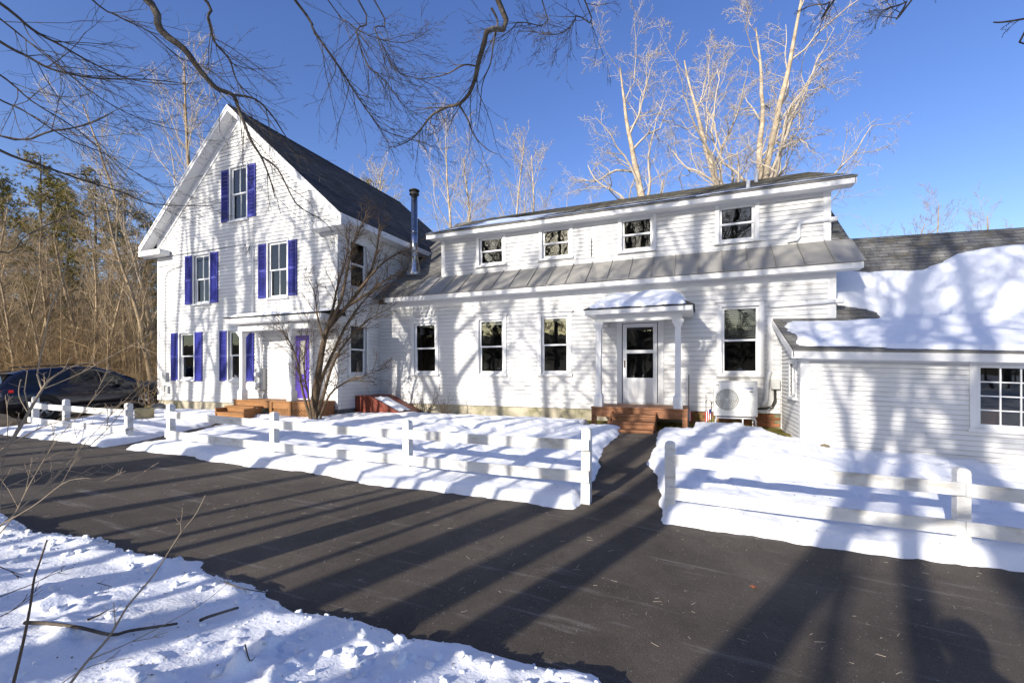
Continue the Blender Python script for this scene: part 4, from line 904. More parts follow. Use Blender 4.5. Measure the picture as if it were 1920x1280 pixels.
# flags and shepherd's hook
for k, (x, y, hgt, tilt, lab) in enumerate(((-.16, 11.35, .50, -.30, 'small striped flag beside the porch steps, nearer the deck'), (.14, 11.40, .50, .30, 'small striped flag nearer the heat pump'))):
    zg = g1(x, y); fl = thing('garden_flag', (x, y, zg), lab, 'flag', 'small striped flags by the porch')
    top = Vector((x + tilt * .5, y, zg + .52)); mb = MB(); mb.tube([(x, y, zg - .05), top], .006, 6); mb.build('staff', M_WOOD, fl)
    base = Vector((x, y - .01, zg)); d = (top - base)
    pa = base + d * .92; dd = Vector((-tilt * .1 + .02, -.01, -1)).normalized()
    for j in range(7):
        q = [pa + Vector((sgn * (j) * .018, -.004, -.02 * j)) for sgn in (1,)]
        o_ = Vector((.020 * j, 0, -.012 * j)) * (1 if tilt < 0 else -1)
        o_.z = -.012 * j
        q0 = pa + o_; mb = MB(); mb.prism([q0, q0 + Vector((.018 * (1 if tilt < 0 else -1), 0, -.012)), q0 + Vector((.018 * (1 if tilt < 0 else -1), 0, -.25)), q0 + Vector((0, 0, -.24))], (0, -.003, 0)); mb.build('stripe', M_FLAGR if j % 2 == 0 else M_FLAGW, fl)
    mb = MB(); q0 = pa; s_ = (1 if tilt < 0 else -1); mb.prism([q0 + Vector((0, -.004, .0)), q0 + Vector((.055 * s_, -.004, -.03)), q0 + Vector((.055 * s_, -.004, -.12)), q0 + Vector((0, -.004, -.10))], (0, -.003, 0)); mb.build('canton', M_FLAGB, fl)
hk = thing('garden_hook', (.27, 11.3, g1(.27, 11.3)), "thin black double shepherd's hook beside the heat pump", 'plant hook')
zg = g1(.27, 11.3); mb = MB(); mb.tube([(.27, 11.3, zg - .1), (.27, 11.3, zg + .62)] + [(.27 - .06 + .06 * math.cos(t), 11.3, zg + .62 + .06 * math.sin(t)) for t in [k * math.pi / 8 for k in range(1, 11)]], .008, 6); mb.tube([(.27, 11.3, zg + .55)] + [(.33 + .05 * math.cos(t), 11.3, zg + .6 + .05 * math.sin(t)) for t in [math.pi - k * math.pi / 8 for k in range(0, 10)]], .007, 6); mb.build('stem', M_IRON, hk)
MB().tube([(-.21, 10.88, g1(-.2, 10.9) - .05), (-.205, 10.885, 1.75)], [.012, .010], 7).build('garden_stake', M_IRON)
tag(bpy.data.objects['garden_stake'], 'thin dark upright stake at the right corner of the brown porch deck', 'stake')
# ================================================================== stack pipe
ck = thing('stove_pipe', (-9.22, 13.3, 5.2), 'tall shiny steel stove pipe with rain cap between the two roofs', 'chimney pipe')
px_, py_ = -9.22, 13.3
mb = MB(); mb.lathe((px_, py_, 5.2), [(.115, .55), (.115, 1.5)], 20); mb.lathe((px_, py_, 6.70), [(.119, 0), (.119, .012), (.115, .013), (.115, 1.30)], 20); mb.build('pipe', M_STEEL, ck)
mb = MB(); mb.lathe((px_, py_, 5.12), [(.30, 0), (.29, .16), (.20, .42), (.13, .72), (.14, .74), (.14, .78), (.117, .80)], 20); mb.build('flashing', M_STEEL, ck)
mb = MB(); mb.lathe((px_, py_, 8.0), [(.118, 0), (.17, .02), (.17, .06), (.13, .07), (.13, .13)], 20); mb.build('collar', M_IRON, ck)
mb = MB(); mb.lathe((px_, py_, 8.145), [(.18, 0), (.185, .03), (.12, .07), (.02, .10)], 20); mb.build('cap', M_IRON, ck)
for k in range(4):
    t = k * math.pi / 2; MB().tube([(px_ + .12 * math.cos(t), py_ + .12 * math.sin(t), 8.12), (px_ + .12 * math.cos(t), py_ + .12 * math.sin(t), 8.16)], .01, 5).build('cap_strut', M_IRON, ck)
# ================================================================== cellar bulkhead
bh = thing('cellar_bulkhead', (-9.1, 11.6, .42), 'red sloping cellar bulkhead in the inner corner with a patch of snow', 'cellar door')
prof = [(-9.84, 1.02), (-9.30, 1.06), (-8.15, .56), (-8.15, .3), (-9.84, .3)]
mb = MB(); mb.prism([(x, 11.05, z) for x, z in prof][::-1], (0, .03, 0)); mb.build('side_panel', M_RED, bh)
mb = MB(); mb.prism([(x, 12.08, z) for x, z in prof][::-1], (0, .03, 0)); mb.build('side_panel', M_RED, bh)
dn = Vector((1.15, 0, -.5)).normalized(); nn = Vector((.5, 0, 1.15)).normalized()
for y0, y1 in ((11.03, 11.575), (11.585, 12.13)):
    P0 = Vector((-9.30, y0, 1.062)); mb = MB(); mb.prism([P0, P0 + dn * 1.27, P0 + dn * 1.27 + Vector((0, y1 - y0, 0)), P0 + Vector((0, y1 - y0, 0))], nn * .03); mb.build('door_leaf', M_RED, bh, .006)
MB().box(-9.84, -9.30, 11.03, 12.13, 1.05, 1.085).build('head_panel', M_RED, bh, .005)
slope_snow(bh, 'snow_patch', Vector((-9.15, 11.10, 1.03)) + nn * .02, dn, 1.0, Vector((0, 1, 0)), .6, lambda a, b: .05 * sstep(.0, .2, .42 - np.hypot((a - .5) / 1.25, (b - .3) / .55) + fbm(a * 4, b * 4, 3) * .3) - .01, step=.03)
rr = random.Random(8)
lt = MB()
for k in range(60):
    x, y = rr.uniform(-8.6, -7.7), rr.uniform(11.0, 11.8); z = g1(x, y) + .1 + rr.uniform(0, .05); a = rr.uniform(0, 6.3); d = Vector((math.cos(a), math.sin(a), rr.uniform(-.1, .2))) * rr.uniform(.1, .35); lt.tube([(x, y, z), Vector((x, y, z)) + d], [.008, .004], 4)
o = lt.build('twig_litter', M_SHRUB, loc=(-8.2, 11.4, .5)); tag(o, kind='stuff')
# ================================================================== utilities on the gable front
mt = thing('electric_meters', (-13.05, GY0, 1.3), 'pale meter cabinet with two round electric meters beside the entrance porch', 'meter box')
WFy = GY0 - .02
MB().box(-13.16, -12.80, WFy - .13, WFy, 1.24, 1.93).build('cabinet', M_GREY, mt, .01)
for z in (1.74, 1.40): MB().lathe((-13.0, WFy - .13, z), [(.085, 0), (.085, .03), (.075, .035), (.07, .10), (.05, .115)], 20, axis=(0, -1, 0)).build('meter', M_VINYL, mt)
mb = MB(); mb.tube([(-12.95, WFy - .05, 1.93), (-12.95, WFy - .05, 2.3), (-13.0, WFy - .05, 2.7), (-12.96, WFy - .05, 3.1), (-12.96, WFy - .05, 3.26)], .022, 8); mb.tube([(-13.36, WFy - .03, 3.68), (-13.36, WFy - .03, 5.78), (-13.38, WFy - .06, 5.9), (-13.42, WFy - .10, 5.88)], .018, 8); mb.build('conduit', M_VINYL, mt)
mb = MB(); mb.tube([(-13.06, WFy - .06, 1.24), (-13.06, WFy - .05, .98)], .012, 6); mb.tube([(-12.88, WFy - .06, 1.24), (-12.88, WFy - .04, .98)], .012, 6); mb.build('ground_wire', M_GREY, mt)
pb = thing('telephone_boxes', (-18.0, GY0, 1.0), 'grey cable boxes with wires low on the left corner of the gabled house', 'utility box')
MB().box(-17.98, -17.76, WFy - .1, WFy, 1.48, 1.80).build('box', M_GREY, pb, .012); MB().box(-18.02, -17.86, WFy - .09, WFy, 1.12, 1.34).build('box', M_GREY, pb, .012); MB().box(-17.82, -17.68, WFy - .08, WFy, 1.05, 1.30).build('box', M_GREY, pb, .012)
mb = MB(); mb.tube([(-17.9, WFy - .03, 1.8), (-17.9, WFy - .03, 5.2), (-17.7, WFy - .03, 5.45), (-16.9, WFy - .04, 5.6)], .010, 5); mb.tube([(-17.85, WFy - .05, 1.05), (-17.95, WFy - .05, .95), (-18.1, WFy - .04, .9), (-18.15, WFy - .04, .6)], .010, 5); mb.build('cable', M_IRON, pb)
sv = MB(); a = Vector((-13.42, WFy - .12, 5.9)); b = at(-200, 500, 22)
def sag(a, b, s_, n=24): return [a.lerp(b, t / n) + Vector((0, 0, -s_ * 4 * (t / n) * (1 - t / n))) for t in range(n + 1)]
sv.tube(sag(a + Vector((-.15, -.02, .05)), b, .5), .010, 5); sv.tube([a + Vector((-.15, -.02, .05)), a + Vector((-.08, -.05, -.2)), a + Vector((.02, -.03, -.28)), a + Vector((.04, 0, .02))], .008, 5); sv.tube([a + Vector((-.15, -.02, .05)), a + Vector((-.2, -.08, -.12)), a + Vector((-.1, -.03, -.3)), a + Vector((.04, 0, .0))], .008, 5)
tag(sv.build('service_cable', M_IRON, loc=a), 'black overhead service cable tied to the gable wall near the upper windows', 'cable')
# ================================================================== planter, stones
c_ = at(271, 792, 13.0); zg = g1(c_.x, c_.y) + .15
pl = thing('round_planter', (c_.x, c_.y, zg), 'round tan concrete drum standing in the snow near the house corner', 'planter')
MB().lathe((c_.x, c_.y, zg), [(.22, -.05), (.225, .30), (.215, .325), (.18, .325), (.17, .28)], 24).build('drum', M_PLANT, pl); MB().lathe((c_.x, c_.y, zg), [(.17, .25), (.172, .278)], 20).build('soil', M_GROUND, pl)
def stone(c, r, label, seed, m=M_STONE):
    rr = np.random.RandomState(seed); n, mm = 10, 7; V = []; 
    for i in range(mm + 1):
        th = math.pi * i / mm
        for j in range(n):
            a_ = 2 * math.pi * j / n; k = 1 + .28 * (vnoise(np.array([math.cos(a_) * 1.5 + 9]), np.array([math.sin(a_) * 1.5 + th]), seed)[0] - .5)
            V.append((r[0] * math.sin(th) * math.cos(a_) * k, r[1] * math.sin(th) * math.sin(a_) * k, r[2] * math.cos(th) * k))
    Q = [(i * n + j, (i + 1) * n + j, (i + 1) * n + (j + 1) % n, i * n + (j + 1) % n) for i in range(mm) for j in range(n)]
    o = link('stone', mesh_np('stone', V, Q, smooth=True), m); o.location = c; return tag(o, label, 'stone')
stone((2.16, 9.9, .38), (.11, .09, .10), 'small brown stone on the snow against the addition wall', 3)
stone((-17.75, 10.0, .50), (.36, .28, .2), 'dark field stone at the left corner of the gabled house', 4, M_CONCD)
stone((-18.25, 10.05, .46), (.28, .25, .16), 'mossy stone left of the house foundation', 5, M_MOSS)

# mossy turf strips along the foundations
V = []
def strip(x0, x1, y0, y1, name):
    o = link(name, grid_mesh(name, np.arange(x0, x1, .08), np.arange(y0, y1, .08), lambda x, y: G(x, y) - .012 + .06 * sstep(y0, y1, y) + fbm(x * 4, y * 4, 2) * .06), M_MOSS); tag(o, kind='structure')
strip(-9.8, 1.80, 11.0, 12.2, 'turf_strip'); strip(.9, 1.84, 10.0, 11.2, 'turf_strip')

# ================================================================== branch generator
class Skel:
    def __init__(s): s.paths = []
    def add(s, pts, rad, n): s.paths.append((pts, rad, n))
    def arrays(s):
        V = []; Q = []; base = 0
        groups = {}
        for p in s.paths: groups.setdefault(p[2], []).append(p)
        for n, ps in groups.items():
            C = np.array([q for p in ps for q in p[0]], float); Rd = np.array([r for p in ps for r in p[1]], float)
            ln = np.array([len(p[0]) for p in ps]); st = np.concatenate([[0], np.cumsum(ln)[:-1]])
            D = np.zeros_like(C); N = len(C); first = np.zeros(N, bool); last = np.zeros(N, bool); first[st] = True; last[st + ln - 1] = True
            nxt = np.minimum(np.arange(N) + 1, N - 1); prv = np.maximum(np.arange(N) - 1, 0); nxt[last] = np.arange(N)[last]; prv[first] = np.arange(N)[first]
            D = C[nxt] - C[prv]; D /= np.maximum(np.linalg.norm(D, axis=1, keepdims=True), 1e-9)
            tot = C[st + ln - 1] - C[st]; ax = np.eye(3)[np.argmin(np.abs(tot), axis=1)]; A = np.repeat(ax, ln, axis=0)
            U = np.cross(D, A); U /= np.maximum(np.linalg.norm(U, axis=1, keepdims=True), 1e-9); W_ = np.cross(D, U)
            ang = 2 * np.pi * np.arange(n) / n
            P = C[:, None] + Rd[:, None, None] * (np.cos(ang)[None, :, None] * U[:, None] + np.sin(ang)[None, :, None] * W_[:, None])
            V.append(P.reshape(-1, 3)); i = np.arange(N)[~last]; k = np.arange(n); k2 = (k + 1) % n
            q = np.stack([i[:, None] * n + k, (i[:, None]) * n + k2, (i[:, None] + 1) * n + k2, (i[:, None] + 1) * n + k], -1).reshape(-1, 4) + base
            Q.append(q); base += N * n
        return np.concatenate(V), np.concatenate(Q)
    def mesh(s, name, off=(0, 0, 0)):
        V, Q = s.arrays(); return mesh_np(name, V - np.array(off), Q, smooth=True)
def nrm3(a):
    l = math.sqrt(a[0] * a[0] + a[1] * a[1] + a[2] * a[2]) or 1; return (a[0] / l, a[1] / l, a[2] / l)
def bend(d, ang, rr):
    # a direction at angle ang from d, random azimuth
    ax = (1, 0, 0) if abs(d[0]) < .7 else (0, 1, 0)
    u = nrm3((d[1] * ax[2] - d[2] * ax[1], d[2] * ax[0] - d[0] * ax[2], d[0] * ax[1] - d[1] * ax[0])); v = (d[1] * u[2] - d[2] * u[1], d[2] * u[0] - d[0] * u[2], d[0] * u[1] - d[1] * u[0])
    t = rr.uniform(0, 2 * math.pi); c, s_ = math.cos(ang), math.sin(ang); ct, st = math.cos(t), math.sin(t)
    return tuple(d[i] * c + (u[i] * ct + v[i] * st) * s_ for i in range(3))
SIDES = (8, 6, 4, 3, 3, 3)
def grow(rr, p, d, L, r, lvl, P, sk0, sk1, rmin=.006):
    seg = P['seg'][min(lvl, len(P['seg']) - 1)]; n = max(2, int(L / seg)); wob = P['wob'][min(lvl, len(P['wob']) - 1)]; up = P['up'][min(lvl, len(P['up']) - 1)]
    pts = [p]; rad = [r]; dirs = [d]; tip = P.get('tip', .25) if lvl else P.get('tip0', .3)
    for i in range(n):
        d = nrm3((d[0] + rr.gauss(0, wob), d[1] + rr.gauss(0, wob), d[2] + rr.gauss(0, wob) + up)); p = (p[0] + d[0] * L / n, p[1] + d[1] * L / n, p[2] + d[2] * L / n)
        t = (i + 1) / n; pts.append(p); rad.append(max(rmin * .7, r * (1 - t * (1 - tip)))); dirs.append(d)
    (sk0 if lvl == 0 else sk1).add(pts, rad, SIDES[min(lvl, 5)])
    if lvl >= P['depth']: return
    nb = P['nb'][lvl]; nb = int(nb * (P.get('perm', 0) * L or 1)) if P.get('perm') else nb
    t0 = P['t0'][lvl]
    for k in range(nb):
        t = t0 + (1 - t0) * ((k + rr.random()) / nb); x = t * n; i = min(n - 1, int(x)); f_ = x - i
        q = tuple(pts[i][j] + (pts[i + 1][j] - pts[i][j]) * f_ for j in range(3)); rl = rad[i] + (rad[i + 1] - rad[i]) * f_
        a = P['ang'][lvl] * rr.uniform(.65, 1.35); cd = bend(dirs[i], a, rr)
        cl = L * P['len'][lvl] * (1 - P.get('tap', .55) * (t - t0) / (1.001 - t0)) * rr.uniform(.65, 1.25); cr = max(rmin, min(rl * .8, rl * P['rr'][lvl] * rr.uniform(.8, 1.2)))
        grow(rr, q, cd, cl, cr, lvl + 1, P, sk0, sk1, rmin)
OAK = dict(depth=4, seg=(1.0, .7, .45, .3, .25), wob=(.07, .20, .28, .3, .3), up=(.02, .10, .06, .03, .02), nb=(11, 8, 6, 5), t0=(.34, .2, .15, .15), ang=(.85, .8, .8, .8), len=(.44, .5, .48, .5), rr=(.5, .55, .55, .6), tap=.5, tip0=.10)
SLIM = dict(depth=3, seg=(1.0, .6, .35, .3), wob=(.04, .12, .18, .22), up=(.02, .12, .06, .03), nb=(17, 7, 5), t0=(.22, .15, .15), ang=(.62, .65, .7), len=(.30, .48, .5), rr=(.42, .5, .6), tap=.5, tip0=.18)
SHADE = dict(depth=3, seg=(1.0, .7, .5, .4), wob=(.035, .13, .18, .22), up=(.01, .09, .05, .03), nb=(11, 6, 4), t0=(.36, .25, .2), ang=(.7, .7, .75), len=(.36, .5, .5), rr=(.48, .58, .6), tap=.5, tip0=.3)
def tree_meshes(name, seed, H, r, P, lean=(0, 0), rmin=.009, forks=1):
    rr = random.Random(seed); a = Skel(); b = Skel()
    for k in range(forks):
        d = nrm3((lean[0] + (rr.uniform(-.05, .05) if forks > 1 else 0), lean[1] + (rr.uniform(-.05, .05) if forks > 1 else 0), 1))
        grow(rr, (rr.uniform(-.12, .12) * (forks > 1), rr.uniform(-.12, .12) * (forks > 1), -.3), d, H * rr.uniform(.92, 1), r * (1 if forks == 1 else .8), 0, P, a, b, rmin)
    # flare at the foot
    for pts, rad, n in a.paths: rad[0] = rad[0] * 1.35
    return a.mesh('trunk'), b.mesh('crown')
def plant_tree(meshes, m0, m1, loc, rz, s, label, name='bare_tree', group=None, cat='tree'):
    t = thing(name, loc, label, cat, group); t.rotation_euler = (0, 0, rz); t.scale = (s, s, s)
    for me, nm, m in ((meshes[0], 'trunk', m0), (meshes[1], 'crown', m1)):
        o = bpy.data.objects.new(nm, me); COL.objects.link(o); o.parent = t
        if len(me.materials) == 0: me.materials.append(m)
        else:
            if me.materials[0] != m: o.material_slots[0].link = 'OBJECT'; o.material_slots[0].material = m
    return t
def ground_at(px, d):
    p = at(px, 698, d); return Vector((p.x, p.y, g1(p.x, p.y)))

# ---- trees behind the house
K1 = tree_meshes('oak', 12, 22.5, .48, dict(OAK, len=(.36, .5, .5, .5)), lean=(.01, 0)); plant_tree(K1, M_BARKP, M_TWIGP, ground_at(1222, 30), 2.2, 1.0, 'tall pale-barked bare tree behind the middle of the dormer roof', group='bare trees behind the house')
K2 = tree_meshes('oak', 23, 24.0, .54, dict(OAK, nb=(9, 8, 6, 6), len=(.36, .5, .48, .5), up=(.03, .13, .07, .03, .02)), forks=3); plant_tree(K2, M_BARKP, M_TWIGP, ground_at(1385, 29), .4, 1.0, 'largest bare tree, several pale stems, behind the right end of the dormer roof', group='bare trees behind the house')
K3 = tree_meshes('oak', 31, 17.0, .2, dict(OAK, depth=3, nb=(9, 8, 7), len=(.38, .5, .5, .5)), lean=(.16, 0)); plant_tree(K3, M_BARKP, M_TWIGP, ground_at(1436, 31), -.2, 1.0, 'slim leaning bare tree just right of the largest one', group='bare trees behind the house')
S = [tree_meshes('slim', 40 + k, 17.0, .15 + .02 * (k % 3), SLIM, rmin=.011) for k in range(6)]
rr = random.Random(77)
far = [(640, 40, .98), (690, 46, .95), (735, 44, .86), (838, 42, .92), (872, 46, 1.08), (905, 50, 1.0), (948, 44, 1.02), (985, 45, 1.08), (1010, 52, .85)]
nth = ('first', 'second', 'third', 'fourth', 'fifth', 'sixth', 'seventh', 'eighth', 'ninth')
for k, (px, d, s_) in enumerate(far):
    plant_tree(S[k % 6], M_BARKP, M_TWIGP, ground_at(px, d), rr.uniform(0, 6), s_ * 1.4 * d / 44, '%s from the left of the slim bare trees rising between gable roof and open sky' % nth[k], group='slim bare trees behind the roofs')
for k, (px, d, s_) in enumerate(((1608, 40, .74), (1650, 44, .80), (1760, 60, .86), (1850, 62, .86))):
    plant_tree(S[(k + 2) % 6], M_BARKM, M_BARKM, ground_at(px, d), rr.uniform(0, 6), s_ * 1.25 * d / 44, '%s from the left of the bare tree tops showing above the addition roof' % nth[k], group='distant tree tops right')
# ---- woods at the left
W5 = [tree_meshes('woods', 60 + k, 13.0, .11 + .02 * k, dict(SLIM, nb=(20, 7, 4)), rmin=.012, lean=(rr.uniform(-.08, .08), rr.uniform(-.08, .08))) for k in range(5)]
spots = []
big = [(30, 21, .085), (98, 23, .085), (196, 28, .10), (300, 32, .135), (345, 38, .14), (390, 42, .135)]
for k, (px, d, s_) in enumerate(big):
    plant_tree(S[k % 6], M_BARKM if k > 1 else M_BARKM, M_TWIGP if k > 2 else M_BARKM, ground_at(px, d), rr.uniform(0, 6), s_ * d / 3.4, 'tall bare tree %s from the left at the edge of the woods' % nth[k], group='tall woodland trees')
kk = 0
for k in range(76):
    px = -120 + 430 * ((k * .618) % 1.0); d = 21 + 26 * ((k * .7548) % 1.0)
    plant_tree(W5[k % 5], M_BARKM, M_BARKM, ground_at(px, d), rr.uniform(0, 6), rr.uniform(.45, .82), 'thin bare sapling tree in the woods left of the gabled house', name='sapling_tree', group='thin trees of the left woods')
# pines
def pine_meshes(seed, H):
    rr = random.Random(seed); a = Skel(); a.add([(0, 0, -.3), (.05, 0, H * .5), (0, .05, H)], [.26, .16, .03], 7); tris = []
    n = int(H * 5.2)
    for k in range(n):
        z = H * (.22 + .78 * (k + rr.random()) / n); L = (1 - (z / H) ** 2.2) * H * .17 + .7; L *= rr.uniform(.55, 1.2); az = rr.uniform(0, 6.28); up = rr.uniform(.0, .35)
        p = (0, 0, z); d = nrm3((math.cos(az), math.sin(az), up)); e = tuple(p[j] + d[j] * L for j in range(3)); m_ = tuple(p[j] + d[j] * L * .5 + (0, 0, -.08)[j] for j in range(3)); a.add([p, m_, e], [.035, .02, .008], 3)
        for c in range(int(8 + L * 7)):
            t = rr.uniform(.3, 1.05); q = [p[j] + d[j] * L * t + rr.gauss(0, .13 + .10 * t) for j in range(3)]; q[2] += rr.uniform(-.1, .16)
            for b in range(9):
                dd = nrm3((d[0] * .5 + rr.gauss(0, .6), d[1] * .5 + rr.gauss(0, .6), rr.gauss(.25, .5))); s_ = rr.uniform(.2, .42); w_ = nrm3((rr.gauss(0, 1), rr.gauss(0, 1), rr.gauss(0, 1)))
                i = len(tris); tris += [tuple(q[j] - w_[j] * .028 for j in range(3)), tuple(q[j] + w_[j] * .028 for j in range(3)), tuple(q[j] + dd[j] * s_ for j in range(3))]
    me = mesh_np('needles', np.array(tris), np.arange(len(tris)).reshape(-1, 3)); me.name = 'crown'
    return a.mesh('trunk'), me
PN = [pine_meshes(5, 19), pine_meshes(6, 18)]
for k, (px, d, s_) in enumerate(((-60, 33, .88), (5, 34, .86), (75, 33, .90), (128, 36, .86), (178, 33, .84), (235, 37, .88), (275, 35, .70), (315, 40, .74), (-25, 38, .95), (105, 40, 1.0), (700, 52, 1.22), (742, 50, 1.08))):
    plant_tree(PN[k % 2], M_BARKD, M_NEED, ground_at(px, d), rr.uniform(0, 6), s_, ('olive green pine among bare trees, %s from the left at the back of the woods' % (nth + ('tenth',))[k]) if k < 10 else ('pine top peeking above the gable roof, %s' % ('nearer the chimney pipe' if k == 11 else 'farther from the chimney pipe')), name='pine_tree', group='pines behind the woods')
# brush
rb = random.Random(91); sk = Skel()
for k in range(5600):
    px = rb.uniform(-160, 330); d = rb.uniform(19, 44) ; p = at(px, 698, d)
    if p.y < 12.5 and p.x > -24.5: continue
    if p.x > -19.2 and p.y < 19.5: continue
    z = g1(p.x, p.y); h = rb.uniform(1.0, 6.0) * rb.uniform(.4, 1); a = rb.uniform(0, 6.28); ln = rb.uniform(0, .75)
    q = (p.x, p.y, z); m_ = (p.x + math.cos(a) * ln * h * .35, p.y + math.sin(a) * ln * h * .35, z + h * .55); e = (p.x + math.cos(a) * ln * h, p.y + math.sin(a) * ln * h, z + h * (1 - .3 * ln)); r_ = rb.uniform(.006, .018)
    sk.add([q, m_, e], [r_, r_ * .8, r_ * .4], 3)
    for j in range(2):
        t = rb.uniform(.3, .9); b0 = tuple(m_[i] * (1 - t) + e[i] * t for i in range(3)); a2 = rb.uniform(0, 6.28); l2 = rb.uniform(.3, 1.4); sk.add([b0, (b0[0] + math.cos(a2) * l2, b0[1] + math.sin(a2) * l2, b0[2] + rb.uniform(0, 1) * l2)], [r_ * .6, r_ * .3], 3)
o = link('brush_thicket', sk.mesh('brush'), M_BRUSH); tag(o, 'dense tangle of bare brush stems filling the woods on the left', 'brush', kind='stuff')
#PART4
# ================================================================== shrub tree by the porch
def traced(sk, pts, r0, r1, n=5, smooth=3):
    P_ = [Vector(p) for p in pts]; out = []
    for i in range(len(P_) - 1):
        p0 = P_[max(0, i - 1)]; p1 = P_[i]; p2 = P_[i + 1]; p3 = P_[min(len(P_) - 1, i + 2)]
        for k in range(smooth):
            t = k / smooth; out.append(.5 * ((2 * p1) + (p2 - p0) * t + (2 * p0 - 5 * p1 + 4 * p2 - p3) * t * t + (3 * p1 - p0 - 3 * p2 + p3) * t ** 3))
    out.append(P_[-1]); N = len(out) - 1
    rad = [r0 + (r1 - r0) * (i / N) for i in range(N + 1)]
    sk.add([tuple(p) for p in out], rad, n); return out, rad
TW = dict(depth=2, seg=(.2, .13, .10), wob=(.12, .18, .22), up=(.0, .01, .01), nb=(5, 3), t0=(.15, .2), ang=(.7, .75), len=(.5, .5), rr=(.6, .65), tap=.5, tip=.35, tip0=.3)
def twigs(rr, sk, path, rad, per_m, L, P, bias=(0, 0, 0), rmin=.003, t0=.1):
    tot = sum((path[i + 1] - path[i]).length for i in range(len(path) - 1)); n = int(tot * per_m)
    for k in range(n):
        t = t0 + (1 - t0) * (k + rr.random()) / max(1, n); x = t * (len(path) - 1); i = min(len(path) - 2, int(x)); q = path[i].lerp(path[i + 1], x - i); d = (path[i + 1] - path[i]).normalized()
        c = bend(tuple(d), rr.uniform(.4, 1.0), rr); c = nrm3((c[0] + bias[0], c[1] + bias[1], c[2] + bias[2])); r_ = max(rmin, rad[i] * .5)
        grow(rr, tuple(q), c, L * rr.uniform(.45, 1.25) * (1.1 - .5 * t), min(r_, P.get('rtw', .012)), 1, P, sk, sk, rmin)
rs = random.Random(12); base = at(588, 778, 12.6)
shr = thing('leaning_shrub', (base.x, base.y, g1(base.x, base.y)), 'multi-stemmed bare shrub leaning right in front of the gabled house corner', 'shrub')
a = Skel(); b = Skel()
stems = [([(588, 785), (592, 730), (600, 680), (607, 640), (617, 612), (650, 575), (690, 520), (706, 470), (712, 420)], 12.6, .105, .02),
         ([(617, 612), (640, 560), (652, 500), (665, 450), (680, 420), (688, 395)], 12.5, .05, .008),
         ([(607, 640), (625, 575), (632, 540), (648, 490), (655, 440)], 12.5, .045, .008),
         ([(650, 575), (690, 550), (730, 520), (765, 505)], 12.7, .045, .008), ([(672, 545), (710, 500), (745, 475), (765, 470)], 12.8, .04, .008),
         ([(592, 785), (608, 735), (625, 680), (650, 640), (690, 600), (735, 575)], 12.4, .055, .008), ([(600, 785), (618, 740), (650, 715), (690, 702), (715, 690)], 12.2, .035, .006),
         ([(582, 785), (568, 735), (560, 690), (548, 650), (530, 622), (508, 600)], 12.3, .04, .006), ([(584, 785), (578, 740), (571, 700), (572, 650), (580, 600)], 12.2, .03, .005),
         ([(590, 785), (600, 720), (625, 660), (655, 600), (700, 545), (740, 530)], 12.9, .06, .01), ([(607, 640), (595, 590), (590, 550), (575, 520)], 12.4, .03, .005)]
SH = dict(TW, depth=3, seg=(.25, .16, .12, .1), nb=(6, 5, 3), len=(.5, .55, .5), t0=(.1, .15, .2), ang=(.6, .65, .7), rr=(.55, .6, .6), wob=(.1, .16, .2, .22))
for pts, d, r0, r1 in stems:
    W3 = [at(x, y, d + .10 * i - .2) for i, (x, y) in enumerate(pts)]
    pa, ra = traced(a, W3, r0, r1, 7); twigs(rs, b, pa, ra, 7, .85, SH, bias=(.25, .05, .25), rmin=.0045, t0=.22)
for m_, nm in ((a, 'trunk'), (b, 'crown')): link(nm, m_.mesh(nm, shr.location), M_SHRUB, shr)
# small dry bush at the far-left house corner and thin bushes by the wing wall
def bush(px, d, h, n, seed, label, m=M_SHRUB, sp=.5):
    rr_ = random.Random(seed); p = ground_at(px, d); t = thing('bare_bush', p, label, 'bush', 'small leafless bushes by the walls'); a = Skel()
    for k in range(n):
        az = rr_.uniform(0, 6.28); l = rr_.uniform(0, sp); grow(rr_, (p.x + rr_.uniform(-.12, .12), p.y + rr_.uniform(-.12, .12), p.z - .05), nrm3((math.cos(az) * l, math.sin(az) * l, 1)), h * rr_.uniform(.5, 1.1), .010, 0, dict(TW, depth=2, nb=(6, 3), len=(.35, .5)), a, a, .0035)
    link('stems', a.mesh('stems', p), m, t)
bush(279, 14.6, 1.7, 7, 5, 'upright leafless bush beside the left corner of the gabled house', M_BRUSH, .35)
bush(795, 13.3, 1.1, 9, 6, 'low leafless bush in front of the wing foundation near the bulkhead')
bush(835, 13.1, .8, 6, 7, 'small leafless twigs against the wing foundation, right of the low bush')

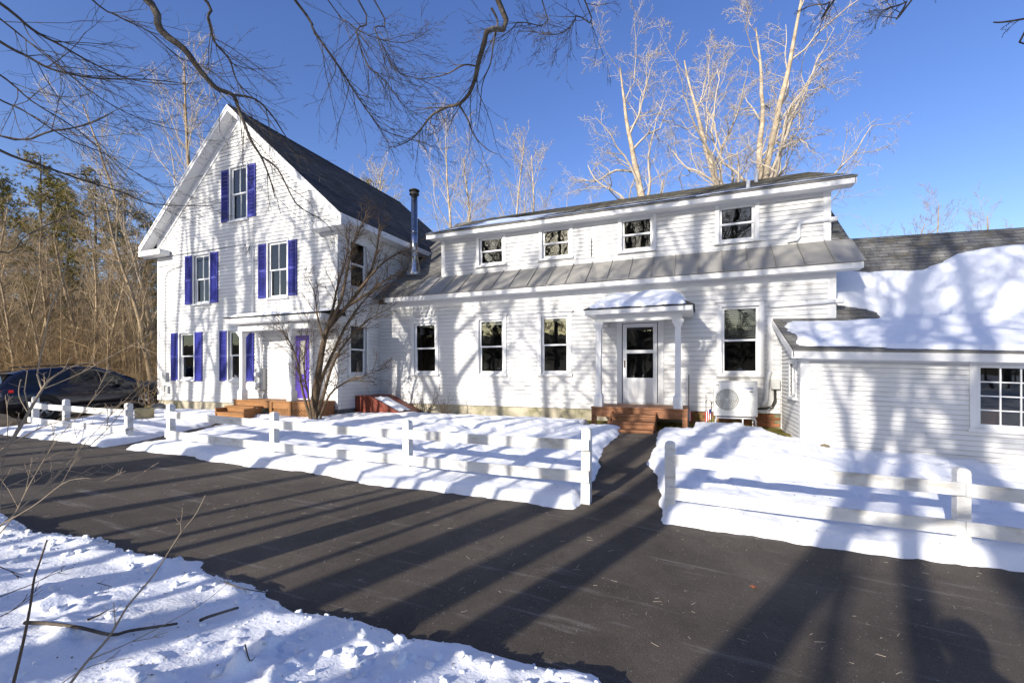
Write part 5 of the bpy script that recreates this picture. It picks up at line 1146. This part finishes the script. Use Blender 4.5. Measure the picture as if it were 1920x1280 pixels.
# ================================================================== overhanging limbs of the roadside maples (trunks stand behind the camera)
OV = dict(rtw=.0052, depth=3, seg=(.3, .16, .12, .1), wob=(.1, .11, .15, .18), up=(0, -.005, .0, .01), nb=(5, 4, 2), t0=(.12, .2, .25), ang=(.62, .55, .6), len=(.5, .5, .45), rr=(.5, .6, .65), tap=.45, tip=.35, tip0=.3)
ro = random.Random(5)
def maple(name, base, H, r, lims, label, seed):
    t = thing(name, (base[0], base[1], g1(base[0], base[1])), label, 'tree', 'roadside maples behind the camera'); a = Skel(); b = Skel(); rr_ = random.Random(seed)
    z0 = g1(base[0], base[1]); tr = [(base[0], base[1], z0 - .3), (base[0] + .05, base[1] + .05, z0 + H * .3), (base[0] + .1, base[1] - .1, z0 + H * .6), (base[0], base[1], z0 + H)]
    traced(a, tr, r * 1.1, r * .25, 9, 4)
    for k in range(7):
        q = (base[0], base[1], z0 + H * rr_.uniform(.5, .95)); az = rr_.uniform(math.pi, 2 * math.pi); grow(rr_, q, nrm3((math.cos(az), math.sin(az) * .8, .7)), H * .3, r * .3, 1, dict(SHADE, nb=(9, 5, 4)), a, b, .008)
    for (pts, depth, r0, r1, att, per, tl, bias) in lims:
        q = []
        for i, pp in enumerate(pts):
            x, y = pp[0], pp[1]; dd = depth[0] + (depth[1] - depth[0]) * i / (len(pts) - 1); q.append(at(x, y, dd))
        if att is not None:
            A = Vector((base[0], base[1], z0 + att)); e = q[0]; mid = A.lerp(e, .5) + Vector((0, 0, .35)); q = [A, mid] + q; r00 = r0 * 1.15
        else: r00 = r0
        pa, ra = traced(b, q, r00, r1, 6, 4)
        # kink the path a little
        twigs(ro, b, pa, ra, per * .55, tl * 1.35, OV, bias=bias, rmin=.0022, t0=.35 if att is not None else .05)
    for m_, nm in ((a, 'trunk'), (b, 'crown')): link(nm, m_.mesh(nm, t.location), M_BARKD, t)
    return t
L1 = [([(245, -30), (300, 55), (345, 92), (372, 128), (405, 165), (436, 178), (448, 205), (470, 262), (490, 295), (506, 335), (516, 372)], (4.6, 5.6), .040, .006, 5.2, 3.4, .75, (.25, .1, -.25)),
      ([(436, 178), (478, 186), (508, 214), (530, 247), (548, 275)], (5.2, 5.8), .015, .004, None, 5, .6, (.2, .1, -.2)),
      ([(488, 292), (520, 316), (545, 364), (562, 388), (604, 413), (625, 435)], (5.5, 6.1), .012, .004, None, 5, .5, (.2, .1, -.2)),
      ([(355, -30), (390, 36), (402, 78), (430, 112), (446, 155), (482, 192), (528, 258)], (5.0, 6.2), .018, .004, 5.6, 4.5, .7, (.25, .1, -.2)),
      ([(-30, -15), (60, 55), (112, 84), (180, 122), (250, 150), (335, 160)], (4.6, 6.2), .018, .004, 4.6, 4.5, .85, (.35, .15, -.15)),
      ([(-30, 60), (50, 105), (100, 131), (180, 147), (270, 149), (352, 157)], (4.4, 6.0), .018, .004, 4.4, 4.5, .8, (.35, .15, -.15)),
      ([(-30, 246), (100, 245), (170, 231), (212, 210)], (4.0, 4.6), .011, .004, 3.6, 3.5, .5, (.3, .1, -.1)),
      ([(-30, 268), (80, 311), (150, 336), (230, 361), (290, 383), (400, 386)], (4.6, 6.4), .016, .004, 3.7, 3.8, .7, (.35, .15, -.2)),
      ([(-30, 120), (60, 190), (140, 240), (210, 300), (250, 345)], (5, 6.4), .012, .003, 4.3, 5, .8, (.35, .15, -.25)),
      ([(-30, 170), (40, 205), (130, 262), (200, 290), (290, 345), (330, 350)], (5.4, 7.0), .012, .003, 4.2, 5, .8, (.35, .15, -.2)),
      ([(-20, 20), (80, 100), (190, 185), (280, 230), (360, 250)], (6.0, 7.6), .014, .003, 5.0, 5, .9, (.35, .15, -.2)),
      ([(150, -20), (220, 30), (280, 60), (340, 110), (400, 120), (440, 90)], (5.8, 7.0), .012, .003, 6.0, 5, .8, (.35, .15, -.15)),
      ([(-20, 470), (50, 440), (120, 410), (190, 395), (250, 400)], (5.6, 7.0), .010, .003, 3.0, 3.5, .6, (.3, .1, -.1))]
maple('maple_tree', (-5.19, -1.4), 12.5, .23, L1, 'maple whose dark limbs hang into the upper left of the sky', 3)
L2 = [([(921, -30), (912, 60), (897, 118), (890, 150), (878, 178), (860, 195), (838, 201), (810, 216), (790, 241), (770, 262), (738, 277)], (4.8, 5.6), .030, .005, 7.4, 3.2, .6, (-.1, .15, -.2)),
      ([(895, 125), (870, 122), (840, 138), (808, 146), (778, 148)], (5.1, 5.5), .011, .004, None, 6, .5, (-.2, .1, -.1)),
      ([(921, 15), (933, 42), (925, 82), (920, 118), (905, 156), (900, 202), (894, 248)], (4.9, 5.3), .013, .003, None, 5, .5, (0, .1, -.25)),
      ([(860, 195), (878, 226), (890, 256), (915, 281), (936, 290)], (5.4, 5.7), .012, .003, None, 6, .45, (.1, .1, -.15)),
      ([(530, -30), (590, 60), (640, 132), (662, 168), (692, 212), (722, 246), (800, 268)], (5.4, 6.4), .018, .004, 6.6, 4.2, .7, (.1, .12, -.2)),
      ([(655, -30), (668, 60), (690, 122), (722, 152), (760, 200), (800, 225)], (5.6, 6.4), .012, .003, 6.9, 5, .6, (.15, .12, -.2)),
      ([(690, -20), (702, 52), (716, 82), (742, 132), (790, 150), (830, 170)], (5.6, 6.2), .010, .003, 7.0, 5, .6, (.15, .12, -.2)),
      ([(1086, -25), (1080, 30), (1064, 56), (1034, 66), (998, 60)], (5.2, 5.6), .010, .003, 7.6, 5.5, .5, (0, .1, -.1)),
      ([(1010, -20), (970, 42), (944, 66), (900, 85)], (5.4, 5.6), .009, .003, 7.5, 4, .5, (-.1, .1, -.1)),
      ([(600, -20), (650, 40), (700, 70), (760, 80), (800, 60)], (6.4, 7.0), .010, .003, 7.2, 5, .7, (.1, .12, -.15))]
maple('maple_tree', (-3.46, -4.6), 15.5, .19, L2, 'maple whose dark curved limb hangs into the upper middle of the sky', 4)
L3 = [([(1590, -40), (1556, 4), (1530, 9), (1510, 14)], (4.2, 4.4), .010, .004, 6.8, 1.5, .25, (-.2, .1, -.1)),
      ([(1740, -40), (1700, 3), (1664, 16), (1650, 27)], (4.0, 4.2), .010, .004, 6.6, 2.5, .25, (-.2, .1, -.1)), ([(1985, 22), (1930, 34), (1880, 42), (1863, 42)], (4.0, 4.2), .010, .006, 6.2, .5, .15, (-.2, .1, 0))]
maple('maple_tree', (4.2, -3.2), 14.0, .19, L3, 'maple whose few branch tips show in the upper right corner', 6)

# ================================================================== woods behind the camera that throw the long shadows
PR = [tree_meshes('shade', 101 + k, 19.0, 1.0, SHADE, rmin=.05, lean=(0, 0)) for k in range(0)]
def shade_tree(w_, r, y, H, seed, forks=1, lean=(0, 0), P=SHADE):
    x = (w_ + y * math.sin(PHI)) / math.cos(PHI)
    me = tree_meshes('shade', seed, H, r, P, lean=lean, rmin=.012, forks=forks)
    return plant_tree(me, M_BARKD, M_BARKD, (x, y, g1(x, y)), 0, 1.0, 'bare roadside tree behind the camera whose long shadow crosses the drive', group='shadow-casting trees behind the camera')
for k, (w_, r, y, H, fk, ln) in enumerate([(-20.1, .15, -6, 16, 1, (0, 0)), (-18.75, .22, -5, 17, 1, (0, 0)), (-18.2, .11, -6, 15, 1, (.01, 0)), (-17.55, .26, -5, 18, 1, (.0, 0)), (-16.35, .38, -8, 21, 1, (0, 0)), (-15.3, .12, -5, 16, 1, (.0, 0)), (-14.2, .10, -4, 14, 1, (.02, 0)), (-12.95, .23, -6, 18, 1, (0, 0)), (-11.6, .10, -4, 14, 1, (0, 0)),
        (-10.3, .38, -6, 19, 1, (0, 0)), (-9.6, .38, -5, 18, 1, (0, 0)), (-8.35, .17, -4, 16, 1, (0, 0)), (-7.25, .16, -5, 17, 1, (0, 0)), (-6.12, .09, -6, 14, 1, (0, 0)), (-5.6, .08, -4, 12, 1, (0, 0)), (-5.2, .10, -5, 13, 1, (0, 0)), (-3.84, .07, -5, 12, 1, (0, 0)), (-3.4, .28, -7, 19, 1, (0, 0)), (-2.58, .23, -6, 17, 1, (0, 0)),
        (-1.75, .23, -5.5, 14, 1, (.28, 0)), (.30, .16, -8, 17, 1, (.02, 0)), (.66, .13, -15, 21, 1, (0, 0)), (-.2, .10, -13, 19, 1, (0, 0)), (1.85, .14, -12, 19, 1, (0, 0)), (1.2, .27, -9, 20, 1, (0, 0)), (1.56, .07, -7, 14, 1, (0, 0)), (2.15, .22, -8, 18, 1, (0, 0)), (3.1, .18, -8, 18, 1, (0, 0)), (4.3, .2, -10, 18, 1, (0, 0))]):
    shade_tree(w_, r, y, H, 200 + k, fk, ln)

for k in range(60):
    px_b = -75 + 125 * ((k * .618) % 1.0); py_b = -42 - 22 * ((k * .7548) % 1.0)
    plant_tree(PN[k % 2], M_BARKD, M_NEEDD, (px_b, py_b, g1(px_b, py_b)), rr.uniform(0, 6), rr.uniform(.6, .8), 'pine of the far woods behind the camera, seen only in window reflections', name='pine_tree', group='pines far behind the camera')
# ================================================================== foreground saplings and fallen sticks
def sapling(label, lims, seed, m=M_SAPL, P=None, bias=(.15, .1, .15)):
    rr_ = random.Random(seed); a = Skel(); b0 = None
    for (pts, d0, d1, r0, r1, per, tl) in lims:
        q = [at(x, y, d0 + (d1 - d0) * i / (len(pts) - 1)) for i, (x, y) in enumerate(pts)]
        if b0 is None: b0 = q[0]
        pa, ra = traced(a, q, r0, r1, 6, 4)
        if per: twigs(rr_, a, pa, ra, per, tl, P or dict(TW, depth=2, nb=(3, 2)), bias=bias, rmin=.0022, t0=.2)
    o = link('young_sapling', a.mesh('sapling', b0), m); o.location = b0; return tag(o, label, 'sapling', 'saplings in the left foreground')
sapling('pale forked sapling rising across the dark blue car at the left edge', [([(-60, 905), (0, 853), (30, 813), (53, 774), (79, 730), (96, 710), (125, 692), (160, 680)], 3.0, 3.6, .014, .004, 8, .32), ([(79, 730), (71, 705), (72, 690), (94, 583), (121, 512), (129, 420), (125, 385)], 3.5, 3.9, .007, .002, 1.2, .25), ([(84, 728), (150, 700), (200, 672), (260, 640), (290, 620)], 3.6, 4.0, .004, .0015, 4, .3), ([(53, 774), (36, 742), (38, 715), (41, 712)], 3.4, 3.4, .004, .002, 1, .1)], 1)
sapling('tangle of thin pale twigs leaning over the far-left end of the drive', [([(-40, 1020), (30, 960), (90, 905), (140, 860), (200, 805), (255, 740), (280, 716)], 2.9, 3.7, .006, .0018, 7, .30), ([(-40, 960), (40, 940), (100, 900), (160, 830), (215, 770), (270, 714)], 3.0, 3.9, .005, .0016, 7, .30), ([(-30, 1000), (60, 950), (130, 900), (185, 903), (232, 899), (257, 901)], 2.8, 3.3, .005, .0018, 5, .25), ([(-30, 930), (30, 905), (100, 880), (170, 890)], 2.9, 3.3, .004, .0015, 8, .3), ([(-40, 900), (20, 890), (80, 870), (150, 850), (210, 860)], 3.0, 3.6, .004, .0015, 9, .32), ([(-40, 1040), (20, 975), (60, 900), (110, 820), (165, 760), (200, 700)], 3.1, 3.8, .005, .0016, 7, .34), ([(-40, 870), (40, 820), (110, 790), (190, 775), (250, 770)], 3.2, 3.8, .004, .0015, 8, .32), ([(0, 960), (5, 880), (15, 800), (10, 740)], 3.0, 3.3, .004, .0015, 7, .25)], 2)
sapling('slender pale stem rising diagonally from the snowbank', [([(118, 1300), (160, 1243), (203, 1195), (240, 1135), (280, 1088), (305, 1052), (338, 1000), (366, 965), (385, 928)], 1.95, 2.5, .0065, .0018, 2.2, .12), ([(170, 1235), (230, 1210), (300, 1175), (380, 1130), (430, 1090)], 2.0, 2.5, .003, .0012, 4, .12), ([(95, 1300), (130, 1270), (180, 1245), (250, 1232)], 1.95, 2.1, .0025, .001, 5, .12)], 3)
sapling('dark upright stem near the lower left corner', [([(18, 1310), (42, 1210), (56, 1140), (64, 1085), (74, 1055), (88, 1012)], 1.75, 2.0, .0055, .003, .0, .1)], 4, M_SHRUB)
sapling('thin dark twigs fanning over the snow at the left edge', [([(-30, 1130), (20, 1110), (70, 1090), (120, 1060)], 2.2, 2.5, .0035, .0012, 5, .2), ([(-30, 1170), (30, 1140), (80, 1105)], 2.1, 2.3, .003, .0012, 5, .15), ([(-30, 1050), (20, 1070), (45, 1078)], 2.2, 2.4, .003, .0012, 4, .15)], 5, M_SHRUB)
def snowz(x, y): return g1(x, y) + float(bank_t(np.array([x]), np.array([y]))[0])
def on_snow(px, py):
    d = 2.4
    for _ in range(40):
        p = at(px, py, d); e = p.z - snowz(p.x, p.y); d += e * 1.2
        d = min(max(d, 1.0), 7)
    return p
def stick(label, pts, r0, r1, seed, per=2, lift=.014):
    rr_ = random.Random(seed); a = Skel(); q = []
    for (x, y) in pts: p = on_snow(x, y); p.z = snowz(p.x, p.y) + lift; p.x += rr_.uniform(-.012, .012); p.y += rr_.uniform(-.012, .012); q.append(p)
    pa, ra = traced(a, q, r0, r1, 6, 3); twigs(rr_, a, pa, ra, per, .08, dict(TW, depth=1), bias=(0, 0, .1), rmin=.0018)
    o = link('fallen_branch', a.mesh('stick', q[0]), M_BARKD); o.location = q[0]; tag(o, label, 'branch', 'fallen branches on the snowbank')
stick('longest fallen branch, curved, lying across the snowbank', [(44, 1178), (90, 1176), (150, 1188), (205, 1200), (250, 1190), (310, 1180), (335, 1175)], .011, .007, 1, 3, .03)
stick('thick short fallen branch end beside a snow lump', [(370, 1172), (400, 1162), (444, 1147)], .010, .008, 2, 0, .03)
stick('thin forked twig lying near the drive edge', [(420, 1092), (450, 1105), (500, 1112), (535, 1118), (568, 1136)], .0045, .002, 3, 6)
stick('stubby twig stuck in the snow above the long branch', [(170, 1164), (190, 1155), (205, 1147)], .007, .003, 4, 8)
stick('small dark twig in the middle of the snowbank', [(180, 1096), (200, 1102), (206, 1104)], .003, .0015, 5, 12)
stick('dark splinter lying at the lower middle of the snowbank', [(455, 1234), (470, 1236), (480, 1238)], .004, .002, 6, 3)
# snow clods on the bank
rc = random.Random(31)
clod_protos = []
for k in range(5):
    rs_ = np.random.RandomState(k); n, mm = 10, 7; V = []
    for i in range(mm + 1):
        th = math.pi * i / mm
        for j in range(n):
            a_ = 2 * math.pi * j / n; kx = 1 + 1.1 * (vnoise(np.array([math.sin(th) * math.cos(a_) * 2 + 5]), np.array([math.sin(th) * math.sin(a_) * 2 + math.cos(th) * 3]), 900 + k)[0] - .5)
            V.append((math.sin(th) * math.cos(a_) * kx, math.sin(th) * math.sin(a_) * kx * .85, math.cos(th) * kx * .7))
    me = mesh_np('clod', V, [(i * n + j, (i + 1) * n + j, (i + 1) * n + (j + 1) % n, i * n + (j + 1) % n) for i in range(mm) for j in range(n)], smooth=True); me.materials.append(M_SNOW); clod_protos.append(me)
allV = []; allQ = []; base_n = 0
for k in range(1300):
    x = rc.uniform(-7.5, 1.2); y = 2.62 - abs(rc.gauss(0, .55)) if rc.random() < .6 else rc.uniform(.9, 2.6)
    b_ = float(vnoise(np.array([x * 1.1]), np.array([y * 1.1]), 71)[0])
    if b_ < .45 and rc.random() < .7: continue
    s_ = .006 + .036 * rc.random() ** 4; z = snowz(x, y) + s_ * .08
    me = clod_protos[k % 5]; v = np.array([tuple(q.co) for q in me.vertices]); a_ = rc.uniform(0, 6.28); c, s2 = math.cos(a_), math.sin(a_); v = v * s_; v = np.stack([v[:, 0] * c - v[:, 1] * s2 + x, v[:, 0] * s2 + v[:, 1] * c + y, v[:, 2] + z], -1)
    allV.append(v); q = np.array([tuple(p.vertices) for p in me.polygons]) + base_n; allQ.append(q); base_n += len(v)
o = link('snow_clods', mesh_np('snow_clods', np.concatenate(allV), np.concatenate(allQ), smooth=True), M_SNOW); tag(o, kind='stuff')
# leaves and grit on the drive and snow
def leaf(x, y, z, s_, label, seed):
    rr_ = random.Random(seed); mb = MB(); n = 9; vs = [(x, y, z + .01)]
    for k in range(n):
        t = 2 * math.pi * k / n; r_ = s_ * (1 if k % 2 == 0 else .55) * rr_.uniform(.8, 1.2); vs.append((x + r_ * math.cos(t), y + r_ * math.sin(t), z + .004 + rr_.uniform(0, .012)))
    mb.add(vs, [(0, 1 + k, 1 + (k + 1) % n) for k in range(n)]); o = mb.build('fallen_leaf', M_LEAF, loc=(x, y, z)); tag(o, label, 'leaf')
p = at(1858, 1017, 5.0); leaf(p.x, p.y, g1(p.x, p.y) + float(lawn_t(np.array([p.x]), np.array([p.y]))[0]), .05, 'rust red leaf on the snow under the right fence', 3)
p = at(1415, 1081, 3.9); leaf(p.x, p.y, g1(p.x, p.y) + .006, .04, 'brown leaf lying on the drive', 4)
rr = random.Random(17); sk = Skel()
for k in range(260):
    x = rr.uniform(-8, 4); y = rr.uniform(2.7, 6.0); a_ = rr.uniform(0, 3.1); l = rr.uniform(.01, .07); z = g1(x, y) + .009
    sk.add([(x, y, z), (x + math.cos(a_) * l, y + math.sin(a_) * l, z + .003)], [.002, .0015], 3)
o = link('drive_litter', sk.mesh('litter'), M_TWIGP); tag(o, kind='stuff')
mb = MB()
for k in range(900):
    if k % 3:
        x = rr.uniform(-10, 5); y = rr.uniform(5.8, 9.5); t_ = float(lawn_t(np.array([x]), np.array([y]))[0])
    else:
        x = rr.uniform(-6, 1); y = rr.uniform(1.0, 2.7); t_ = float(bank_t(np.array([x]), np.array([y]))[0])
    if t_ < .04: continue
    z = g1(x, y) + t_ + .003; s_ = rr.uniform(.003, .012) * (1.6 if y > 5 else 1); a_ = rr.uniform(0, 6.3); c, d = math.cos(a_) * s_, math.sin(a_) * s_
    mb.add([(x - c, y - d, z), (x + d * .5, y - c * .5, z + .004), (x + c, y + d, z + .002), (x - d * .5, y + c * .5, z + .003)], [(0, 1, 2, 3)])
o = mb.build('snow_litter', M_SHRUB); tag(o, kind='stuff')

# ================================================================== car
def loft(sections, name, m, parent, closed=True):
    n = len(sections[0]); V = [p for s_ in sections for p in s_]; Q = []
    for i in range(len(sections) - 1):
        for j in range(n - (0 if closed else 1)): Q.append((i * n + j, i * n + (j + 1) % n, (i + 1) * n + (j + 1) % n, (i + 1) * n + j))
    me = mesh_np(name, V, Q, smooth=True)
    return link(name, me, m, parent)
p0 = ground_at(88, 14.3); p1 = ground_at(266, 16.5)
car = thing('parked_car', ((p0.x + p1.x) / 2, (p0.y + p1.y) / 2, 0), 'dark blue SUV parked beyond the short fence at the left', 'car')
dv = Vector((p1.x - p0.x, p1.y - p0.y, 0)); ang = math.atan2(dv.y, dv.x)
zc = .36; WB = 2.69
# local frame: x forward, y left (+) ; visible side is y<0
car.rotation_euler = (0, -math.atan2(.16, 2.7), ang); 
# right side wheels are at y = -.79: move the centre so they sit on the traced points
off = Vector((-math.sin(ang), math.cos(ang), 0)) * .80
car.location = Vector(((p0.x + p1.x) / 2, (p0.y + p1.y) / 2, zc)) + off
def section(x, hw, zb, zsill, zbelt, zroof, hr):
    """half ring on both sides: bottom, sill, mid, belt, roof rail, roof centre"""
    pts = [(-hw * .88, zb), (-hw * .97, zsill), (-hw, (zsill + zbelt) / 2), (-hw * .965, zbelt), (-hr, zroof - .035), (-hr * .6, zroof)]
    ring = [(x, y, z) for y, z in pts] + [(x, -y, z) for y, z in pts[::-1]]
    return ring
bd = [(-2.30, .70, .50, .60, .86, .92, .60), (-2.27, .86, .36, .55, .98, 1.04, .74), (-2.1, .91, .30, .50, 1.06, 1.12, .80), (-1.6, .925, .26, .48, 1.08, 1.13, .84), (-.8, .925, .24, .46, 1.06, 1.10, .86), (.2, .925, .24, .46, 1.03, 1.07, .86), (.95, .925, .24, .48, 1.02, 1.06, .86), (1.5, .92, .26, .50, 1.0, 1.06, .80), (2.0, .88, .28, .52, .90, .98, .72), (2.25, .76, .34, .54, .78, .86, .6), (2.32, .60, .42, .54, .70, .74, .5)]
body = loft([section(*b) for b in bd], 'body', M_CAR, car)
# end caps
for idx in (0, -1):
    ring = section(*bd[idx]); me = bpy.data.meshes.new('cap'); me.from_pydata(ring, [], [tuple(range(12)) if idx == 0 else tuple(range(11, -1, -1))]); o = link('bumper', me, M_CARP, car)
# greenhouse
gh = [(-2.24, .78, 1.02, 1.03, 1.05, 1.06, .70), (-1.95, .80, 1.04, 1.10, 1.42, 1.50, .62), (-1.6, .81, 1.05, 1.12, 1.52, 1.62, .60), (-.6, .82, 1.04, 1.10, 1.58, 1.68, .60), (.1, .82, 1.03, 1.09, 1.55, 1.655, .60), (.55, .82, 1.02, 1.06, 1.40, 1.49, .60), (1.0, .82, 1.01, 1.03, 1.16, 1.22, .66), (1.35, .80, 1.0, 1.01, 1.03, 1.06, .7)]
def gsec(x, hw, z0, z1, z2, z3, hr):
    pts = [(-hw * 1.06, z0 - .03), (-hw * 1.04, z1), (-hw * .98 + (.98 * hw - hr) * .5, (z1 + z2) / 2), (-hr - .03, z2), (-hr * .9, z3 - .02), (-hr * .5, z3)]
    return [(x, y, z) for y, z in pts] + [(x, -y, z) for y, z in pts[::-1]]
loft([gsec(*g_) for g_ in gh], 'cabin', M_CAR, car)
# side windows: thin panes just outside the cabin skin
def side_pane(xs_, name):
    def interp(x):
        for a, b in zip(gh[:-1], gh[1:]):
            if a[0] <= x <= b[0]:
                t = (x - a[0]) / (b[0] - a[0]); return [a[i] + (b[i] - a[i]) * t for i in range(7)]
    for sgn in (-1, 1):
        V = []; n = 6
        for k in range(n + 1):
            x = xs_[0] + (xs_[1] - xs_[0]) * k / n; s_ = gsec(*interp(x)); P1 = Vector(s_[1]); P2 = Vector(s_[2]); P3 = Vector(s_[3])
            for P_ in (P1.lerp(P2, .12), P2, P2.lerp(P3, .75)): V.append((P_.x, (P_.y - .008) * (1 if sgn < 0 else -1), P_.z))
        Q = [(k * 3 + j, (k + 1) * 3 + j, (k + 1) * 3 + j + 1, k * 3 + j + 1) for k in range(n) for j in range(2)]
        link(name, mesh_np(name, V, Q, smooth=True), M_CARGL, car)
for xs_ in ((-1.92, -1.38), (-1.30, -.32), (-.22, .72)): side_pane(xs_, 'side_window')
# rear and front screens
for (i, j, nm) in ((0, 1, 'rear_window'), (5, 7, 'windscreen')):
    A, B = gsec(*gh[i]), gsec(*gh[j]); V = []
    for S_ in (A, B):
        for k in (4, 5, 6, 7): V.append(Vector(S_[k]) + Vector((-.012 if i == 0 else .012, 0, .012)))
    link(nm, mesh_np(nm, V, [(k, k + 1, k + 5, k + 4) for k in range(3)]), M_CARGL, car)
wheel_x = (-WB / 2, WB / 2); wr = .365
for x in wheel_x:
    for sgn in (-1, 1):
        y = sgn * .835; wt = MB(); wt.lathe((x, y - sgn * .11, wr), [(wr * .60, 0), (wr * .96, .0), (wr, .03), (wr, .19), (wr * .96, .225), (wr * .66, .225), (wr * .64, .19)], 28, axis=(0, sgn, 0)); wo_ = wt.mesh('wheel'); w_o = link('wheel', wo_, M_TYRE, car)
        rm = MB(); rm.lathe((x, y + sgn * .075, wr), [(.23, 0), (.235, .025)], 24, axis=(0, sgn, 0))
        link('rim', rm.mesh('rim'), M_CARP, w_o)
        spk = MB(); spk.lathe((x, y + sgn * .09, wr), [(.055, 0), (.05, .028)], 14, axis=(0, sgn, 0))
        for k in range(5):
            t = 2 * math.pi * k / 5 + .3
            for dt in (-.14, .14):
                c0 = Vector((x + .045 * math.cos(t), y + sgn * .108, wr + .045 * math.sin(t))); c1 = Vector((x + .225 * math.cos(t + dt), y + sgn * .108, wr + .225 * math.sin(t + dt))); spk.tube([c0, c1], [.017, .02], 6)
        spk.tube([(x + .232 * math.cos(t), y + sgn * .105, wr + .232 * math.sin(t)) for t in [2 * math.pi * k / 24 for k in range(25)]], .012, 6, caps=False)
        link('spokes', spk.mesh('spokes'), M_RIM, w_o)
        ar = MB(); ar.tube([(x + .43 * math.cos(t), sgn * .915, wr + .02 + .43 * math.sin(t)) for t in [math.pi * k / 14 - .12 for k in range(0, 16)]], .045, 8); link('wheel_arch', ar.mesh('wheel_arch'), M_CARP, car)
        aw_ = MB(); aw_.lathe((x, sgn * .86, wr + .02), [(.42, 0), (.42, .068)], 28, axis=(0, sgn, 0)); link('wheel_well', aw_.mesh('wheel_well'), M_BLK, car)
for sgn in (-1, 1):
    MBx = MB(); MBx.hexa([(-2.30, sgn * .52, .92), (-2.30, sgn * .80, .92), (-1.96, sgn * .935, .95), (-2.0, sgn * .88, .95), (-2.28, sgn * .52, 1.02), (-2.27, sgn * .80, 1.03), (-1.96, sgn * .925, 1.03), (-2.0, sgn * .87, 1.03)]); link('tail_light', MBx.mesh('tail_light'), M_TAIL, car)
    m_ = MB(); m_.tube([(-1.7, sgn * .55, 1.66), (-1.6, sgn * .55, 1.70), (-.1, sgn * .56, 1.73), (.1, sgn * .56, 1.67)], .018, 6); link('roof_rail', m_.mesh('roof_rail'), M_CARP, car)
    m_ = MB(); m_.box(.50, .68, sgn * .92, sgn * 1.10, 1.02, 1.16); o = link('mirror', m_.mesh('mirror'), M_CARP, car)
    m_ = MB(); m_.box(-.9, .9, sgn * .905, sgn * .94, .30, .40); link('sill_trim', m_.mesh('sill_trim'), M_CARP, car)
    for x in (-1.0, .05): m_ = MB(); m_.box(x, x + .2, sgn * .915, sgn * .945, .90, .925); link('door_handle', m_.mesh('door_handle'), M_CAR, car)
m_ = MB(); m_.hexa([(-2.30, -.55, 1.55), (-1.9, -.58, 1.58), (-1.9, .58, 1.58), (-2.30, .55, 1.55), (-2.28, -.55, 1.575), (-1.9, -.58, 1.62), (-1.9, .58, 1.62), (-2.28, .55, 1.575)]); link('rear_spoiler', m_.mesh('rear_spoiler'), M_CAR, car)

# ================================================================== photographer (stands behind the camera; only the shadow shows)
def person(x, y, zg):
    t = thing('person', (x, y, zg), 'person in a dark coat standing behind the camera, both hands raised to the face', 'person')
    J = [(0, 0, .98), (0, .02, 1.25), (0, .02, 1.46), (0, .03, 1.56), (0, .03, 1.70), (.11, 0, .92), (.14, .03, .50), (.15, 0, .08), (.15, .14, .03), (-.11, 0, .92), (-.14, .03, .50), (-.15, 0, .08), (-.15, .14, .03), (.20, .02, 1.42), (.34, .12, 1.18), (.12, .26, 1.50), (-.20, .02, 1.42), (-.34, .12, 1.18), (-.12, .26, 1.50)]
    Rr = [.19, .20, .17, .07, .115, .12, .085, .06, .05, .12, .085, .06, .05, .10, .07, .045, .10, .07, .045]
    E = [(0, 1), (1, 2), (2, 3), (3, 4), (0, 5), (5, 6), (6, 7), (7, 8), (0, 9), (9, 10), (10, 11), (11, 12), (2, 13), (13, 14), (14, 15), (2, 16), (16, 17), (17, 18)]
    for sgn, wi in ((1, 15), (-1, 18)):
        wv = J[wi]
        for k in range(5):
            a = len(J); J.append((wv[0] - sgn * (.03 + .004 * k), wv[1] + .05 - .008 * abs(k - 2), wv[2] + .045 - .02 * k)); Rr.append(.016); E.append((wi, a))
            b = len(J); J.append((wv[0] - sgn * .085, wv[1] + .07 - .01 * k, wv[2] + .05 - .02 * k)); Rr.append(.010); E.append((a, b))
    me = bpy.data.meshes.new('body'); me.from_pydata(J, E, []); o = link('body', me, M_COAT, t)
    sm = o.modifiers.new('skin', 'SKIN'); 
    for i, v in enumerate(me.skin_vertices[0].data): v.radius = (Rr[i], Rr[i]); v.use_root = (i == 0)
    ss = o.modifiers.new('sub', 'SUBSURF'); ss.levels = 1; ss.render_levels = 2
    hb = MB(); hb.lathe((0, .02, 1.62), [(.115, 0), (.13, .05), (.13, .11), (.10, .18), (.04, .215)], 16); link('knit_hat', hb.mesh('knit_hat'), M_COAT, t)
    t.rotation_euler = (0, 0, YAW * .4); return t
px0, py0 = .28, -1.02; zf = g1(px0, py0) + float(field_t(np.array(px0), np.array(py0))) - .05
person(px0, py0, zf)
